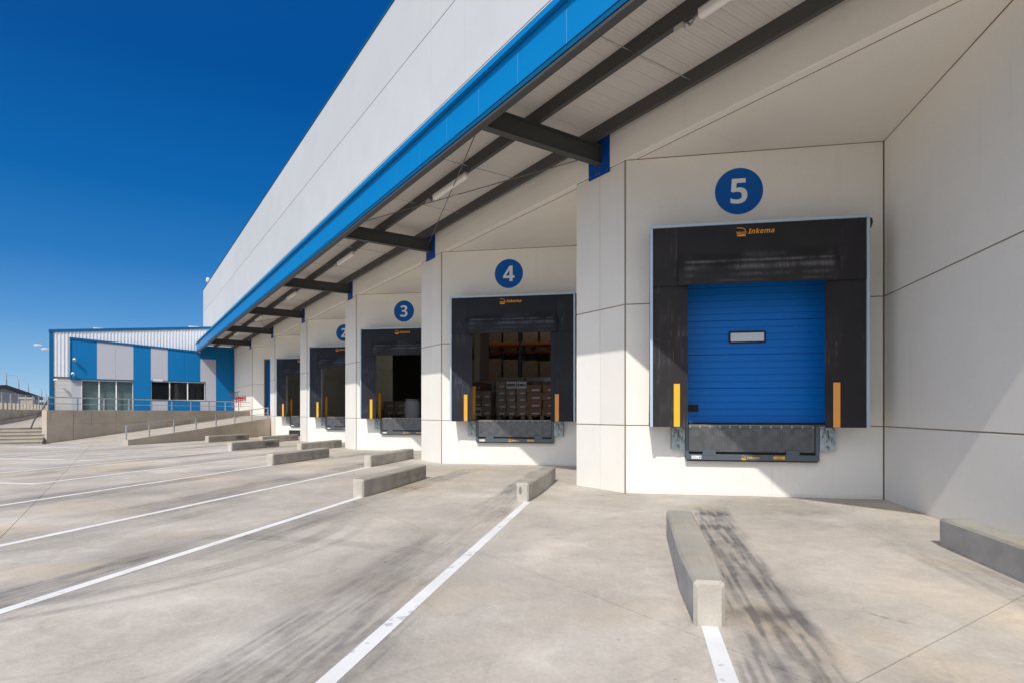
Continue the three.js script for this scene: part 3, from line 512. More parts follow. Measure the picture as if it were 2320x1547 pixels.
// ---------------------------------------------------------------- concrete wheel guides
{
  const nose = .085, body = .135, H = .285, L0 = 1.98, L = 2.73, ch = .022;
  function guide() {                                                // local: length along +z (nose towards the yard), tapered nose, chamfered top edges
    const ring = (z, hw, h) => [[-hw, 0, z], [hw, 0, z], [hw, h - ch, z], [hw - ch, h, z], [-hw + ch, h, z], [-hw, h - ch, z]];
    const R = [ring(0, body - .012, H - .01), ring(.015, body, H), ring(L0, body, H), ring(L - .03, nose + .012, H), ring(L, nose - .012, H - .02)], F = [[], [], []], tri = (k, a, b, c) => F[k].push(...a, ...b, ...c);
    for (let i = 0; i < R.length - 1; i++) for (let j = 0; j < 6; j++) { const q = (j + 1) % 6, k = i === R.length - 2 ? 2 : j === 1 || j === 5 ? 0 : 1; tri(k, R[i][j], R[i][q], R[i + 1][q]); tri(k, R[i][j], R[i + 1][q], R[i + 1][j]); }
    for (let j = 1; j < 5; j++) { tri(0, R[0][0], R[0][j + 1], R[0][j]); const e = R[R.length - 1]; tri(2, e[0], e[j], e[j + 1]); }
    let g = new THREE.BufferGeometry(); g.setAttribute('position', new THREE.BufferAttribute(new Float32Array(F.flat()), 3)); g.computeVertexNormals(); g = muv(g);
    const n0 = F[0].length / 3, n1 = F[1].length / 3, p = g.attributes.position, uv = g.attributes.uv; for (let i = 0; i < n0; i++) uv.setXY(i, p.getZ(i) / L, p.getY(i) / H);
    g.addGroup(0, n0, 0); g.addGroup(n0, n1, 1); g.addGroup(n0 + n1, F[2].length / 3, 2); return g;
  }
  const side = (st, sd) => std([1, 1, 1], .88, 0, { map: tex(768, 96, (u, v) => {   // cast side: clouds, air holes, black tyre rub in a ragged band
    const a = fbm(u * 12, v * 1.6, 5, sd), f = vn(u * 700, v * 80, sd + 3), hole = vn(u * 260, v * 28, sd + 5) > .955 ? .68 : 1, rub = st * sst(.38, .72, fbm(u * 5, v * 1.5 + 2, 5, sd + 7)) * Math.exp(-(((v - .48) / .3) ** 2)) * sst(.6, .3, u) * (.45 + .8 * fbm(u * 60, v * 14, 3, sd + 9)), foot = .25 * sst(.14, .02, v) * vn(u * 60, 1, sd + 11);
    const k = (.82 + .5 * (a - .5) + .1 * (f - .5)) * hole * (1 - .78 * Math.min(1, rub)) * (1 - foot); return [.43 * k, .41 * k, .375 * k];
  }, true, false) });
  const sides = [side(.35, 501), side(.95, 521), side(.75, 541)], topM = std([1.12, 1.12, 1.06], .9, 0, { map: rep(tConc, 1.3), bumpMap: rep(tFine, .4), bumpScale: .004 }), endM = std([1.45, 1.43, 1.36], .88, 0, { map: rep(tConc, 1.1), bumpMap: rep(tFine, .4), bumpScale: .003 });
  const words = { '5L': 'nearest concrete wheel guide, pointing at the camera, left of dock 5', '5R': 'concrete wheel guide beside the right wall, cut off by the frame', '4L': 'large concrete wheel guide left of dock 4, in mid picture', '4R': 'concrete wheel guide right of dock 4 with a chipped nose', '3L': 'concrete wheel guide left of dock 3, on a white lane line', '3R': 'concrete wheel guide right of dock 3, before the fourth pilaster', '2L': 'stained concrete wheel guide left of dock 2', '2R': 'concrete wheel guide right of dock 2, before the third pilaster', '1L': 'far stained concrete wheel guide in front of the ramp wall', '1R': 'farthest concrete wheel guide, in front of dock 1' };
  for (const id of Object.keys(words)) {
    const k = +id[0], o = -4.844 * (5 - k), [x, z] = cs((id[1] === 'L' ? (k === 5 ? .64 : .67) : 3.33) + o, 3.30 + o);
    const t = thing('wheel_guide', words[id], 'wheel guide', [x, .001, z], Math.PI / 4, 'concrete wheel guides in front of the docks');
    put('block', guide(), [sides[{ '5L': 0, '5R': 0, '4R': 0, '3R': 0, '2L': 1, '1L': 1 }[id] ?? 2], topM, endM], t);
    if (id === '4R') put('chip', new THREE.SphereGeometry(.5, 10, 8).scale(.05, .13, .012).translate(-.025, .17, L - .002), M.steelPale, t);
  }
}

// ---------------------------------------------------------------- goods and racking inside, seen through the open docks
const cube = muv(box(1, 1, 1), 0, 0);
function pallet(t) {
  for (const x of [-.36, 0, .36]) for (const z of [-.52, 0, .52]) put('pallet_block', cube, M.wood, t, [x, .06, z]).scale.set(.12, .08, .12);
  for (let i = 0; i < 5; i++) put('pallet_board', cube, M.wood, t, [-.38 + i * .19, .111, 0]).scale.set(.12, .02, 1.2);
}
function load(label, pos, turn, nx, nz, ny, h, mat, wrap, whites = []) {
  const t = thing('pallet_load', label, 'pallet load', pos, turn, 'pallet loads inside the warehouse'); pallet(t);
  for (let y = 0; y < ny; y++) for (let x = 0; x < nx; x++) for (let z = 0; z < nz; z++) {
    if (nx > 2 && nz > 2 && x && x < nx - 1 && z && z < nz - 1) continue;
    const w = .94 / nx, d = 1.14 / nz, white = whites.some(([a, b]) => a === x && b === y && z === nz - 1);
    const m = put('carton', cube, white ? M.cartonWhite : mat, t, [-.47 + w * (x + .5) + rr(-.006, .006), .125 + h * (y + .5), -.57 + d * (z + .5) + rr(-.015, .015)]); m.scale.set(w - rr(.008, .03), h - .006, d - .012); m.rotation.y = rr(-.05, .05);
    if (!wrap && z === nz - 1) { if (white) for (const q of [-.22, .22]) put('printed_ring', new THREE.TorusGeometry(.16, .07, 6, 20).scale(1, .9, .05), M.print, m, [q, .0, .505]); else put('label_print', box(.5, .16, .004), M.cartonWhite, m, [.1, -.2, .502]); }
  }
  if (wrap) put('stretch_wrap', box(1.0, h * ny + .02, 1.2, .03).translate(0, .13 + h * ny / 2, 0), M.wrap, t);
}
{
  const D4 = (a, n) => { const p = V(a, 1.12, n).applyMatrix4(dockF(xk(4))); return [p.x, p.y, p.z]; };
  load('brown carton stack with a white ringed carton low down, left in the dock 4 doorway', D4(.28, -2.9), T45, 3, 2, 3, .25, M.carton, false, [[1, 0], [0, 0]]);
  load('tall carton stack with white ringed cartons on top, centre of dock 4 doorway', D4(1.30, -3.15), T45, 3, 3, 5, .205, M.carton, false, [[2, 4], [1, 4]]);
  load('reddish carton stack right in the dock 4 doorway', D4(2.28, -2.95), T45, 2, 2, 4, .23, M.cartonRed, false);
  load('carton stack in the second row left, seen over the front stack at dock 4', D4(-.35, -4.25), T45, 2, 2, 4, .27, M.cartonRed, false); load('carton stack in the second row right, behind the tall stack at dock 4', D4(1.85, -4.4), T45, 3, 2, 5, .22, M.carton, false);
  [[-1.5, 'far left'], [-.4, 'second from left'], [.68, 'in the middle'], [1.76, 'second from right'], [2.84, 'far right']].forEach(([a, w], i) => load(`pale stretch-wrapped pallet behind the cartons at dock 4, ${w}`, D4(a, -5.7 - .2 * (i % 2)), T45, 1, 1, 1, [1.1, 1.18, 1.30, 1.30, 1.2][i], M.cartonWhite, true));
  const D3 = (a, n) => { const p = V(a, 1.12, n).applyMatrix4(dockF(xk(3))); return [p.x, p.y, p.z]; };
  { const t = thing('plastic_drum', 'pale plastic drum standing inside the dock 3 doorway', 'drum', D3(1.06, -2.6), 0); put('body', new THREE.LatheGeometry([[0, 0], [.27, 0], [.29, .03], [.29, .26], [.3, .28], [.3, .32], [.29, .34], [.29, .62], [.25, .66], [.25, .7], [0, .7]].map(([x, y]) => new THREE.Vector2(x, y)), 28), M.cartonWhite, t); put('lid', new THREE.CylinderGeometry(.26, .26, .05, 28).translate(0, .72, 0), M.plastic, t); put('clamp_ring', new THREE.TorusGeometry(.262, .012, 6, 28).rotateX(Math.PI / 2).translate(0, .70, 0), M.galv, t); }
  load('low brown pallet load in the dark doorway of dock 3', D3(-0.01, -3.9), T45, 2, 2, 2, .28, M.carton, false);
  // pallet racks deeper in
  for (const [n, word] of [[-14.5, 'front orange-beamed pallet rack visible through dock 4'], [-18.5, 'rear orange-beamed pallet rack visible through dock 4']]) {
    const p = D4(-4.6, n), t = thing('pallet_rack', word, 'rack', p, T45, 'pallet racks inside the warehouse');
    for (let i = 0; i < 5; i++) {
      const x = i * 1.9; for (const z of [0, -1.05]) put('upright', bx(x - .05, x + .05, 0, 8.2, z - .04, z + .04), M.rackBlue, t);
      for (let y = 0; y < 7; y++) put('diagonal_brace', tube([x, .3 + y * 1.12, y % 2 ? -1.02 : -.03], [x, 1.32 + y * 1.12, y % 2 ? -.03 : -1.02], .022, 5), M.galv, t);
      if (i < 4) for (const y of [1.9, 3.7, 5.5, 7.3]) { put('load_beam', bx(x + .05, x + 1.85, y - .07, y + .06, -.03, .03), M.rackOrange, t); put('load_beam', bx(x + .05, x + 1.85, y - .07, y + .06, -1.08, -1.02), M.rackOrange, t); for (const q of [.5, 1.4]) { const m = put('stored_box', cube, M.carton, t, [x + q, y + .56, -.5]); m.scale.set(.78, rr(.8, 1.05), .95); m.position.y = y + .06 + m.scale.y / 2; } }
    }
  }
  for (const [a, n, y, w] of [[1.0, -12.2, 8.6, 'left'], [3.3, -15, 9.2, 'right'], [4.4, -15.5, 9.2, 'far right']]) {
    const p = V(a, y, n).applyMatrix4(dockF(xk(4))), t = thing('high_bay_lamp', `tiny lit ceiling lamp inside the warehouse seen through dock 4, ${w}`, 'lamp', p.toArray());
    put('lamp_shade', new THREE.ConeGeometry(.22, .25, 20, 1, true).translate(0, .18, 0), M.zinc, t); put('suspension_cable', tube([0, .3, 0], [0, 13.1 - y, 0], .008, 5), M.cable, t);
    const mm = std([.9, .9, .9], .5); mm.emissive = lin(1, .95, .85); mm.emissiveIntensity = 6; put('lamp_bulb', new THREE.SphereGeometry(.09, 14, 10).translate(0, .1, 0), mm, t);
    const pl = new THREE.PointLight(lin(1, .93, .82), 7); pl.position.set(0, -.05, 0); pl.castShadow = true; pl.shadow.radius = 4; t.add(pl);
  }
}

// ---------------------------------------------------------------- ramp, terrace and their concrete walls
const lane = (c, s, y) => { const [x, z] = cs(c, s); return [x, y, z]; };
{
  const ramp = structure('ramp'), prof = (s) => Math.max(.005, .0885 * (-11.45 - s)), q = (c, s, dy = 0) => lane(c, s, prof(s) + dy);
  const surf = [q(-24.82, -11.4), q(-20.40, -11.4), q(-20.40, -24.2), q(-24.82, -24.2)];
  put('ramp_surface', solid(surf, surf.map((p) => [p[0], -.05, p[2]])), M.concPale, ramp);
  const w = thing('ramp_wall', 'low sloping concrete wall along the outer edge of the ramp', 'wall', [0, 0, 0]), top = (s) => .22 + .084 * (-10.7 - s);
  const cut = [-10.7, -15.2, -18.9, -20.27]; for (let i = 0; i < 3; i++) { const a = cut[i] - (i ? .006 : 0), b = cut[i + 1], t = [lane(-20.40, a, top(a)), lane(-20.15, a, top(a)), lane(-20.15, b, top(b)), lane(-20.40, b, top(b))]; put('wall_segment', solid(t, t.map((p) => [p[0], -.1, p[2]])), M.concWarm, w); }
  const rw = thing('retaining_wall', 'long brown-stained concrete retaining wall below the office terrace', 'wall', [0, 0, 0]);
  const cut2 = [-11.33, -14.75, -19.6, -25.15]; for (let i = 0; i < 3; i++) { const a = cut2[i] - (i ? .012 : 0), b = cut2[i + 1], t = [lane(-25.07, a, 1.44), lane(-24.82, a, 1.44), lane(-24.82, b, 1.435), lane(-25.07, b, 1.435)]; put('wall_segment', solid(t, t.map((p) => [p[0], -.1, p[2]])), M.concWarm, rw); }
  const line = (s0, s1, y0, y1) => { const t = [lane(-24.823, s0, y1), lane(-24.816, s0, y1), lane(-24.816, s1, y1), lane(-24.823, s1, y1)]; return solid(t, t.map((p) => [p[0], y0, p[2]])); };
  for (const [a, b, y0, y1] of [[-12.55, -14.74, .832, .842], [-14.78, -19.58, .828, .838], [-12.53, -12.55, .11, 1.43], [-13.44, -13.455, .70, 1.42], [-16.5, -16.51, .46, 1.42], [-17.9, -17.91, .58, 1.42], [-21.9, -21.91, .94, 1.42]]) put('form_joint', line(a, b, y0, y1), M.formLine, rw);
  const terrace = structure('terrace_floor'), tp = [[-25.80, 9.36], [-35.15, .02], [-41.36, .02], [-41.36, 10.95], [-27.4, 9.62]].map(([x, z]) => [x, 1.42, z]);
  put('terrace_slab', solid(tp, tp.map((p) => [p[0], -.1, p[2]])), M.concPale, terrace);
  const drive = structure('driveway'), dp = [[-26.72, .70, 9.64], [-26.72, .70, 18], [-60, 1.55, 18], [-60, 1.55, 10.85], [-41.5, 1.18, 10.98], [-27.4, .72, 9.64]];
  put('drive_surface', solid(dp, dp.map((p) => [p[0], -.1, p[2]])), M.concPale, drive);
  put('kerb_strip', merge([solid([[-27, .74, 11.75], [-27, .74, 11.9], [-41, 1.2, 11.0], [-41, 1.2, 10.85]].map((p) => [p[0], p[1] + .06, p[2]]), [[-27, .5, 11.75], [-27, .5, 11.9], [-41, .9, 11.0], [-41, .9, 10.85]])]), M.concPale, drive);
  const stairs = thing('concrete_stairs', 'wide pale concrete steps left of the retaining wall', 'stairs', [-24.9, 0, 9.64]);
  for (let i = 0; i < 5; i++) put('step', muv(merge([bx(-1.82, -i * .36 - .035, i * .14 + .002, (i + 1) * .14 - .04, 0, 6.5), bx(-1.82, -i * .36, (i + 1) * .14 - .04, (i + 1) * .14, 0, 6.5, .006)])), M.concPale, stairs);
  // railings: galvanised posts, hand rail and knee rail
  const rail = (name, label, c, ss, y0, h) => {
    const t = thing(name, label, 'railing', [0, 0, 0], 0, 'galvanised railings at the ramp'), n = ss.length - 1;
    for (const s of ss) { const [x, z] = cs(c, s); put('post', bx(-.022, .022, y0(s), y0(s) + h, -.022, .022, .004), M.galv, t, [x, 0, z], [0, T45, 0]); }
    for (const [f, r] of [[1, .024], [.5, .014]]) put('rail', tube(lane(c, ss[0] + (f === 1 ? .03 : 0), y0(ss[0]) + h * f), lane(c, ss[n] - .03, y0(ss[n]) + h * f), r, 10), M.galv, t);
  };
  rail('railing', 'galvanised railing on top of the long retaining wall', -24.94, [-11.5, -12.85, -14.2, -15.6, -17.0, -18.37, -19.77, -21.2, -22.6, -23.86, -25.1], () => 1.44, .56);
  rail('railing', 'galvanised railing climbing the outer ramp wall', -20.28, [-10.75, -11.9, -13.26, -14.6, -15.93, -17.3, -18.68, -20.05], (s) => top(s) - .002, .59);
  { const t = thing('handrail', 'dark slanted handrail at the top of the concrete steps', 'railing', [-26.3, .70, 9.75]); put('rail', pipe([[.35, -.05, .35], [.1, .25, .28], [-1.2, .78, .1], [-3.0, 1.35, .0]], .028), M.steel, t); put('post', tube([-1.2, 0, .1], [-1.2, .78, .1], .02), M.steel, t); put('post', tube([-2.9, 0, .02], [-2.9, 1.32, .02], .02), M.steel, t); }
}

// ---------------------------------------------------------------- office block at the end of the yard
const OX = -41.7, FL = 1.42;
const office = thing('office_block', 'low office block with blue and silver stripes and sloping blue roof edge', 'building', [OX, FL, 0], Math.PI / 2);  // local x = -z of the world, local z = +x
{
  const L = (z) => -z, Y = (y) => y - FL, ytop = (z) => 5.49 + (6.10 - 5.49) * z / 9.62, yin = 6.17;
  const stripes = [[9.62, 8.28, 0], [8.28, 7.28, 1], [7.28, 6.26, 1], [6.26, 5.26, 0], [5.26, 4.25, 1], [4.25, 3.25, 0], [3.25, 2.24, 0], [2.24, 1.23, 1], [1.23, .02, 0]];
  const col = (i) => i ? M.silver : M.officeBlue;
  const panel = (pts, m) => put('cladding_panel', plate(pts.map(([z, y]) => [L(z), Y(y)]), -.08, 0, .003), m, office);
  for (const [a, b, c] of stripes) {
    const g = .003, A = a - g, B = b + g, top = c && b < 2 ? (z) => 5.2 : ytop;
    if (b >= 6.2) panel([[A, 3.56], [B, 3.56], [B, ytop(B)], [A, ytop(A)]], col(c));
    else if (a > 5.3) panel([[A, 1.43], [B, 1.43], [B, ytop(B)], [A, ytop(A)]], col(c));
    else if (b >= 2.2) { panel([[A, 3.56], [B, 3.56], [B, ytop(B)], [A, ytop(A)]], col(c)); panel([[A, 1.43], [B, 1.43], [B, 2.14], [A, 2.14]], col(c)); }
    else if (a > 2) { panel([[A, 1.43], [B, 1.43], [B, 5.2], [A, 5.2], [A, 3.56], [1.90, 3.56], [1.90, 2.14], [A, 2.14]], col(c)); panel([[A, 5.206], [B, 5.206], [B, yin], [A, yin]], M.officeBlue); }
    else panel([[A, 1.43], [B, 1.43], [B, yin], [A, yin]], col(c));
  }
  put('plinth_panel', plate([[L(9.62), 0], [L(9.12), 0], [L(9.12), Y(3.53)], [L(9.62), Y(3.53)]], -.30, -.22, .003), M.silver, office);
  const slope = (z0, z1, dy0, dy1, d0, d1) => plate([[L(z0), Y(ytop(z0) + dy0)], [L(z1), Y(ytop(z1) + dy0)], [L(z1), Y(ytop(z1) + dy1)], [L(z0), Y(ytop(z0) + dy1)]], d0, d1, .004);
  put('roof_trim', slope(9.72, 2.36, .004, .13, -.3, .06), M.trimBlue, office);
  put('corner_trim', bx(L(9.72), L(9.624), Y(3.5), Y(6.09), -.3, .03), M.trimBlue, office);
  put('sill_trim', bx(L(9.62), L(6.27), Y(3.47), Y(3.555), -.28, .012), M.trimBlue, office);
  const win = (z0, z1, y0, y1, n, fm, deep) => {
    const w = put('window', merge([bx(L(z0), L(z1), Y(y0), Y(y0) + .05, deep - .03, deep + .04), bx(L(z0), L(z1), Y(y1) - .05, Y(y1), deep - .03, deep + .04), ...Array.from({ length: n + 1 }, (_, i) => { const x = L(z0) + (L(z1) - L(z0)) * i / n; return bx(x + (i ? -.035 : 0), x + (i < n ? .035 : 0), Y(y0) + .051, Y(y1) - .051, deep - .029, deep + .045); })]), M.white, office);
    for (let i = 0; i < n; i++) { const a = L(z0) + (L(z1) - L(z0)) * i / n + .036, b = L(z0) + (L(z1) - L(z0)) * (i + 1) / n - .036; put('pane', bx(a, b, Y(y0) + .05, Y(y1) - .05, deep, deep + .006), fm, w); }
  };
  win(9.11, 6.29, 1.43, 3.47, 3, M.glass, -.20); win(5.24, 1.93, 2.18, 3.52, 3, M.glassDark, -.14);
  put('window_surround', merge([bx(L(5.26), L(1.905), Y(3.521), Y(3.558), -.2, .014), bx(L(5.26), L(1.905), Y(2.142), Y(2.178), -.2, .02), bx(L(1.928), L(1.905), Y(2.18), Y(3.52), -.2, .014), bx(L(5.262), L(5.242), Y(2.18), Y(3.52), -.2, .014)]), M.trimBlue, office);
  // rooms behind the glass
  put('room_shell', merge([bx(L(9.6), L(.05), Y(1.40), Y(1.425), -5, -.09), bx(L(9.6), L(.05), Y(3.9), Y(4.0), -5, -.09), bx(L(9.6), L(.05), Y(1.43), Y(3.9), -5.1, -5), bx(L(9.58), L(9.5), Y(1.43), Y(3.9), -5, -.31), bx(L(.12), L(.05), Y(1.43), Y(3.9), -5, -.09), bx(L(5.9), L(5.8), Y(1.43), Y(3.9), -5, -.09)]), M.inside, office);
  put('desk', merge([bx(L(8.6), L(7.2), Y(2.12), Y(2.16), -2.4, -1.6), bx(L(8.58), L(8.53), Y(1.43), Y(2.12), -2.35, -1.65), bx(L(7.27), L(7.22), Y(1.43), Y(2.12), -2.35, -1.65)]), M.wood, office);
  put('curtain_panel', merge([0, 1, 2, 3].map((i) => bx(L(2.5 - i * .14), L(2.38 - i * .14), Y(2.1), Y(3.6), -.5 - .02 * (i % 2), -.48 - .02 * (i % 2)))), M.cartonWhite, office);
  put('roof_deck', bx(L(9.6), L(.05), Y(5.2), Y(5.3), -5, -.09), M.sheet, office);
}
// metal-clad hall behind the office
const hall = thing('metal_hall', 'hall clad in white corrugated sheet behind the office block', 'building', [-42.02, FL, 0], Math.PI / 2);
{
  const Y = (y) => y - FL, yt = (z) => 6.60 + .1016 * (10.6 - z), pitch = .19;
  const sheet = (z0, z1, y0) => { const P = [], prof = []; for (let z = z0; z > z1 + .001; z -= pitch) prof.push([z, 0], [z - .09, 0], [z - .115, .035], [z - .165, .035]); prof.push([z1, 0]);
    const t = (a, b, c) => P.push(...a, ...b, ...c); for (let i = 0; i < prof.length - 1; i++) { const [a, p] = prof[i], [b, q] = prof[i + 1], A = [-a, Y(y0), p], B = [-b, Y(y0), q], C = [-b, Y(yt(b) - .06), q], D = [-a, Y(yt(a) - .06), p]; t(A, B, C); t(A, C, D); }
    const g = new THREE.BufferGeometry(); g.setAttribute('position', new THREE.BufferAttribute(new Float32Array(P), 3)); g.computeVertexNormals(); return g; };
  for (let i = 0; i < 11; i++) { const a = 10.56 - i * .95, b = Math.max(.03, a - .95); if (a > .1) put('cladding_sheet', sheet(a, b, a > 9.6 ? 3.66 : 5.3), M.sheet, hall); }
  put('roof_edge', plate([[-10.80, Y(yt(10.80) - .08)], [-.03, Y(yt(.03) - .08)], [-.03, Y(yt(.03) + .10)], [-10.80, Y(yt(10.80) + .10)]], -.4, .10, .01), M.trimBlue, hall);
  put('corner_post', bx(-10.77, -10.57, .01, Y(6.52), -.2, .06), M.trimBlue, hall);
  put('base_flashing', bx(-10.56, -9.66, Y(3.60), Y(3.655), -.1, .05), M.steel, hall);
  for (let i = 0; i < 9; i++) put('wall_board', muv(bx(-10.55, -9.62, .01 + i * .242, .247 + i * .242, -.12, -.02, .008)), M.board, hall);
  put('body', bx(-10.75, -.4, .01, Y(6.4), -20, -.13), M.sheet, hall);
  put('roof_vent', merge([bx(-8.5, -7.9, Y(yt(8.2)) + .11, Y(yt(8.2)) + .19, -1.2, -.4), bx(-2.9, -2.1, Y(yt(2.5)) + .11, Y(yt(2.5)) + .2, -1.2, -.4)]), M.lampWhite, hall);
}
// small fittings on the office front
for (const [y, z, lab] of [[4.72, 9.45, 'white bullet security camera high on the left blue stripe of the office'], [3.80, 9.53, 'white security camera just above the office window band, left corner']]) {
  const t = thing('security_camera', lab, 'camera', [OX, y, z], Math.PI / 2, 'security cameras on the office');
  put('bracket', tube([0, 0, 0], [0, -.02, .22], .03), M.white, t); put('camera_body', new THREE.CapsuleGeometry(.085, .2, 6, 14).rotateX(Math.PI / 2 - .3).translate(0, .03, .3), M.white, t); put('lens', new THREE.CylinderGeometry(.05, .05, .02, 14).rotateX(Math.PI / 2 - .3).translate(0, -.03, .49), M.black, t);
}
{
  const t = thing('wall_floodlight', 'pale floodlight jutting out above the wide office window', 'lamp', [OX, 3.60, 4.85], Math.PI / 2); put('bracket', bx(-.04, .04, -.05, .05, 0, .18), M.steelPale, t); put('lamp_body', box(.55, .08, .4, .02).rotateX(.35).translate(0, -.04, .36), M.silver, t);
  const t2 = thing('wall_floodlight', 'small white light on the grey board wall left of the office', 'lamp', [-41.74, 3.42, 10.42], Math.PI / 2); put('bracket', bx(-.03, .03, -.03, .03, 0, .15), M.steelPale, t2); put('lamp_body', box(.2, .06, .22, .015).rotateX(.3).translate(0, .02, .22), M.white, t2);
  for (const [x, y, lab] of [[-43.2, 5.72, 'upper street-lamp head on an arm at the left corner of the hall'], [-47.5, 5.85, 'lower street-lamp head on an arm at the left corner of the hall']]) { const q = thing('arm_lamp', lab, 'lamp', [x, y, 10.78], 0, 'arm lamps on the hall corner'); put('arm', tube([0, -.08, 0], [0, 0, .45], .02), M.galv, q); put('lamp_head', new THREE.SphereGeometry(.5, 18, 12).scale(.22, .13, .5).translate(0, .02, .66), M.lampHead, q); put('glass', new THREE.SphereGeometry(.5, 16, 10).scale(.17, .09, .36).translate(0, -.03, .70), M.paleGlass, q); }
  const a = thing('roof_beacon', 'small white warning beacon on the far end of the parapet', 'beacon', [-59.0, 14.05, -.1]); put('bracket', merge([bx(-.5, .1, 0, .05, -.05, .05), tube([-.3, 0, 0], [-.3, .5, 0], .03)]), M.white, a); put('beacon_body', new THREE.CylinderGeometry(.16, .2, .35, 16).translate(-.3, .42, 0), M.white, a); put('horn', new THREE.ConeGeometry(.2, .3, 16).rotateZ(Math.PI / 2).translate(.02, .2, 0), M.lampHead, a);
}
// red hook brackets in a row on the white wall beside the office
['against the office corner', 'second from the office corner', 'third from the office corner', 'fourth from the office corner', 'nearest the blue door'].forEach((w, i) => {
  const t = thing('wall_hook', `red and white hook bracket on the white wall, ${w}`, 'hook', [-40.7 + i * .95, 2.30, 0], 0, 'red hook brackets beside the office');
  put('back_plate', bx(-.20, .20, -.14, .14, .002, .05, .01), M.red, t); put('white_band', bx(-.16, .16, .145, .20, .002, .06, .008), M.cartonWhite, t);
  put('hook_arm', pipe([[.05, .0, .05], [.05, .05, .35], [.05, .22, .50], [.02, .42, .46], [.0, .44, .36]], .022), M.steel, t); put('hanging_rod', pipe([[-.08, -.12, .05], [-.08, -.2, .25], [-.08, -.45, .30], [-.06, -.62, .26]], .014), M.red, t);
});

// ---------------------------------------------------------------- left background: boundary wall, fence, street lamps, far halls
{
  const A = [-25, 12.25], B = [-43.5, 10.85], dx = B[0] - A[0], dz = B[1] - A[1], len = Math.hypot(dx, dz), turn = Math.atan2(-dz, dx);
  const w = thing('boundary_wall', 'dark stained concrete boundary wall beyond the steps at left', 'wall', [A[0], 0, A[1]], turn), n = 5;
  for (let i = 0; i < n; i++) put('wall_segment', muv(bx(i * len / n, (i + 1) * len / n - .012, -.1, 1.49, -.25, 0)), M.concWarm, w);
  const f = thing('boundary_fence', 'light wire fence with short concrete posts on the boundary wall', 'fence', [A[0], 1.49, A[1]], turn), N = 22;
  for (let i = 0; i < N; i++) { const x = .3 + i * (len - .6) / (N - 1); put('concrete_post', muv(bx(x - .06, x + .06, 0, .34, -.19, -.07, .01)), M.concPale, f); }
  for (let i = 0; i < N; i += 2) { const x = .42 + i * (len - .6) / (N - 1); put('steel_post', tube([x, 0, -.13], [x, .86, -.13], .022, 8), M.galv, f); }
  for (const y of [.42, .85]) put('wire', tube([.3, y, -.13], [len - .2, y, -.13], .006, 5), M.galv, f);
  for (let i = 0; i < 60; i++) { const x = .3 + i * (len - .6) / 59; put('mesh_wire', tube([x, .34, -.13], [x, .85, -.13], .004, 4), M.galv, f); }
}
// pixel-free layout: bearings measured from the yard, distances in metres along the street
const polar = (deg, d) => { const a = deg * Math.PI / 180; return [7.106 - Math.cos(a) * d, 0, 6.836 + Math.sin(a) * d]; };
const bearing = (u) => (Math.atan((1206 - u) / 1331) * 180 / Math.PI) - 34.88;
for (const [u, d, i] of [[13, 93, 'nearest, at the left edge'], [41, 108, 'second from the left'], [63, 124, 'third from the left'], [93, 158, 'fourth from the left, small'], [103.5, 173, 'smallest, by the corner of the hall']]) {
  const p = polar(bearing(u), d / Math.cos(Math.atan((1206 - u) / 1331))), t = thing('street_lamp', `tall curved grey street lamp beyond the fence, ${i}`, 'street lamp', p, 0, 'street lamps beyond the fence');
  put('pole', new THREE.CylinderGeometry(.09, .13, 6.6, 10).translate(0, 3.3, 0), M.farGrey, t); const arm = put('arm', pipe([[0, 6.5, 0], [-.05, 7.3, .05], [-.5, 8.0, .5], [-1.3, 8.25, 1.3], [-2.0, 8.25, 2.0]], .055, 24, 8), M.farGrey, t); put('lamp_head', new THREE.SphereGeometry(.5, 12, 8).scale(.5, .1, .2).rotateY(T45).translate(-2.2, 8.24, 2.2), M.lampHead, arm);
}
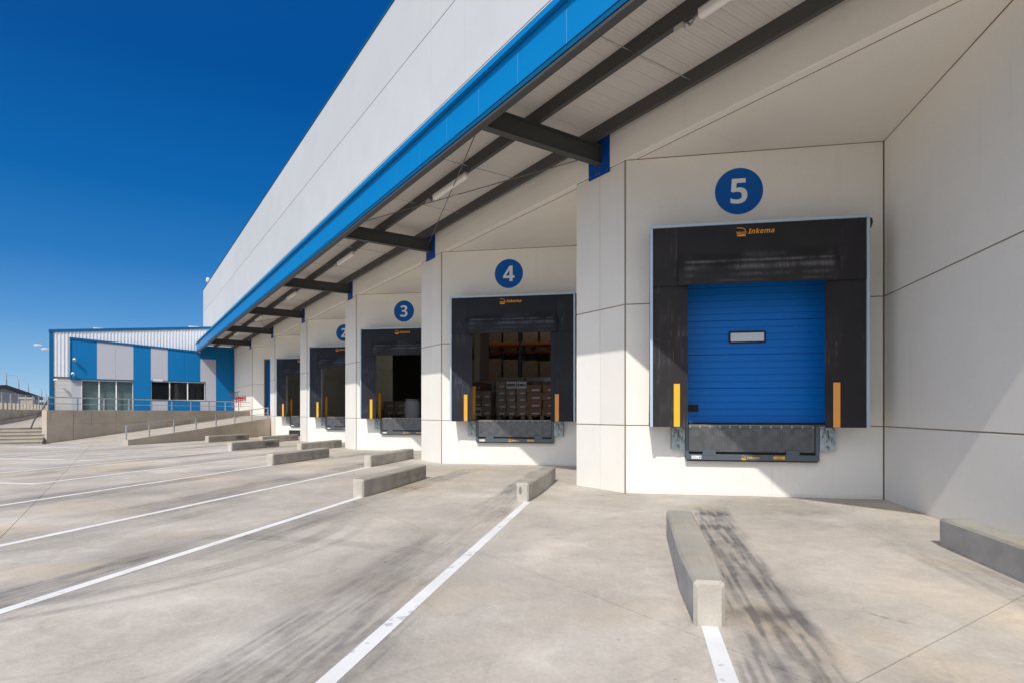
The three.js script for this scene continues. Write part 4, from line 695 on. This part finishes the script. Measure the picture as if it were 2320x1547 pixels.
{ // hall across the yard, behind the camera: it is what the office windows mirror
  const t = thing('opposite_hall', 'pale hall with grey doors across the yard, mirrored in the office windows', 'building', [58, 0, 2], -Math.PI / 2);
  for (let i = 0; i < 8; i++) put('wall_panel', muv(bx(-26 + i * 6.5, -19.52 + i * 6.5, 0, 7.2, -.2, 0)), M.wall, t);
  put('roof_band', bx(-26.1, 26.1, 7.2, 8.1, -.3, .1), M.farDark, t); put('body', bx(-26, 26, 0, 7.9, -20, -.21), M.farGrey, t);
  for (let i = 0; i < 6; i++) put('door', bx(-22 + i * 8, -18 + i * 8, .02, 4.2, .005, .06), M.farDark, t);
}
function farHall(label, u0, u1, d, h, ridge, mat) {                 // far shed seen across the street: walls, low gable, door band
  const a = polar(bearing(u0), d), b = polar(bearing(u1), d * 1.04), w = Math.hypot(b[0] - a[0], b[2] - a[2]), t = thing('far_shed', label, 'building', a, Math.atan2(-(b[2] - a[2]), b[0] - a[0]), 'sheds across the street');
  put('wall', plate([[0, 0], [w, 0], [w, h * .72], [w * .45, h + ridge], [0, h]], -18, 0, .02), mat, t);
  put('roof', plate([[-.3, h], [w * .45, h + ridge + .02], [w + .3, h * .72], [w + .3, h * .72 + .4], [w * .45, h + ridge + .5], [-.3, h + .4]], -18.4, .3, .02), M.farDark, t);
  for (let i = 0; i < 5; i++) put('door', bx(w * (.06 + i * .18), w * (.16 + i * .18), .05, h * .5, .02, .1), M.steelPale, t);
}
farHall('dark grey shed with a sloping roof across the street at far left', -60, 88, 105, 4.3, .25, M.farGrey);
farHall('long low dark shed behind the fence near the hall corner', 60, 140, 140, 2.6, .1, M.farDark);
{
  const p = polar(bearing(60), 60), t = thing('gate_pillar', 'pale square gate pillar behind the fence at far left', 'pillar', [p[0], 0, p[2]]); put('shaft', muv(bx(-.35, .35, 0, 2.35, -.35, .35, .02)), M.concPale, t); put('cap', muv(bx(-.42, .42, 2.352, 2.5, -.42, .42, .02)), M.concPale, t);
}

renderer.render(scene, camera);
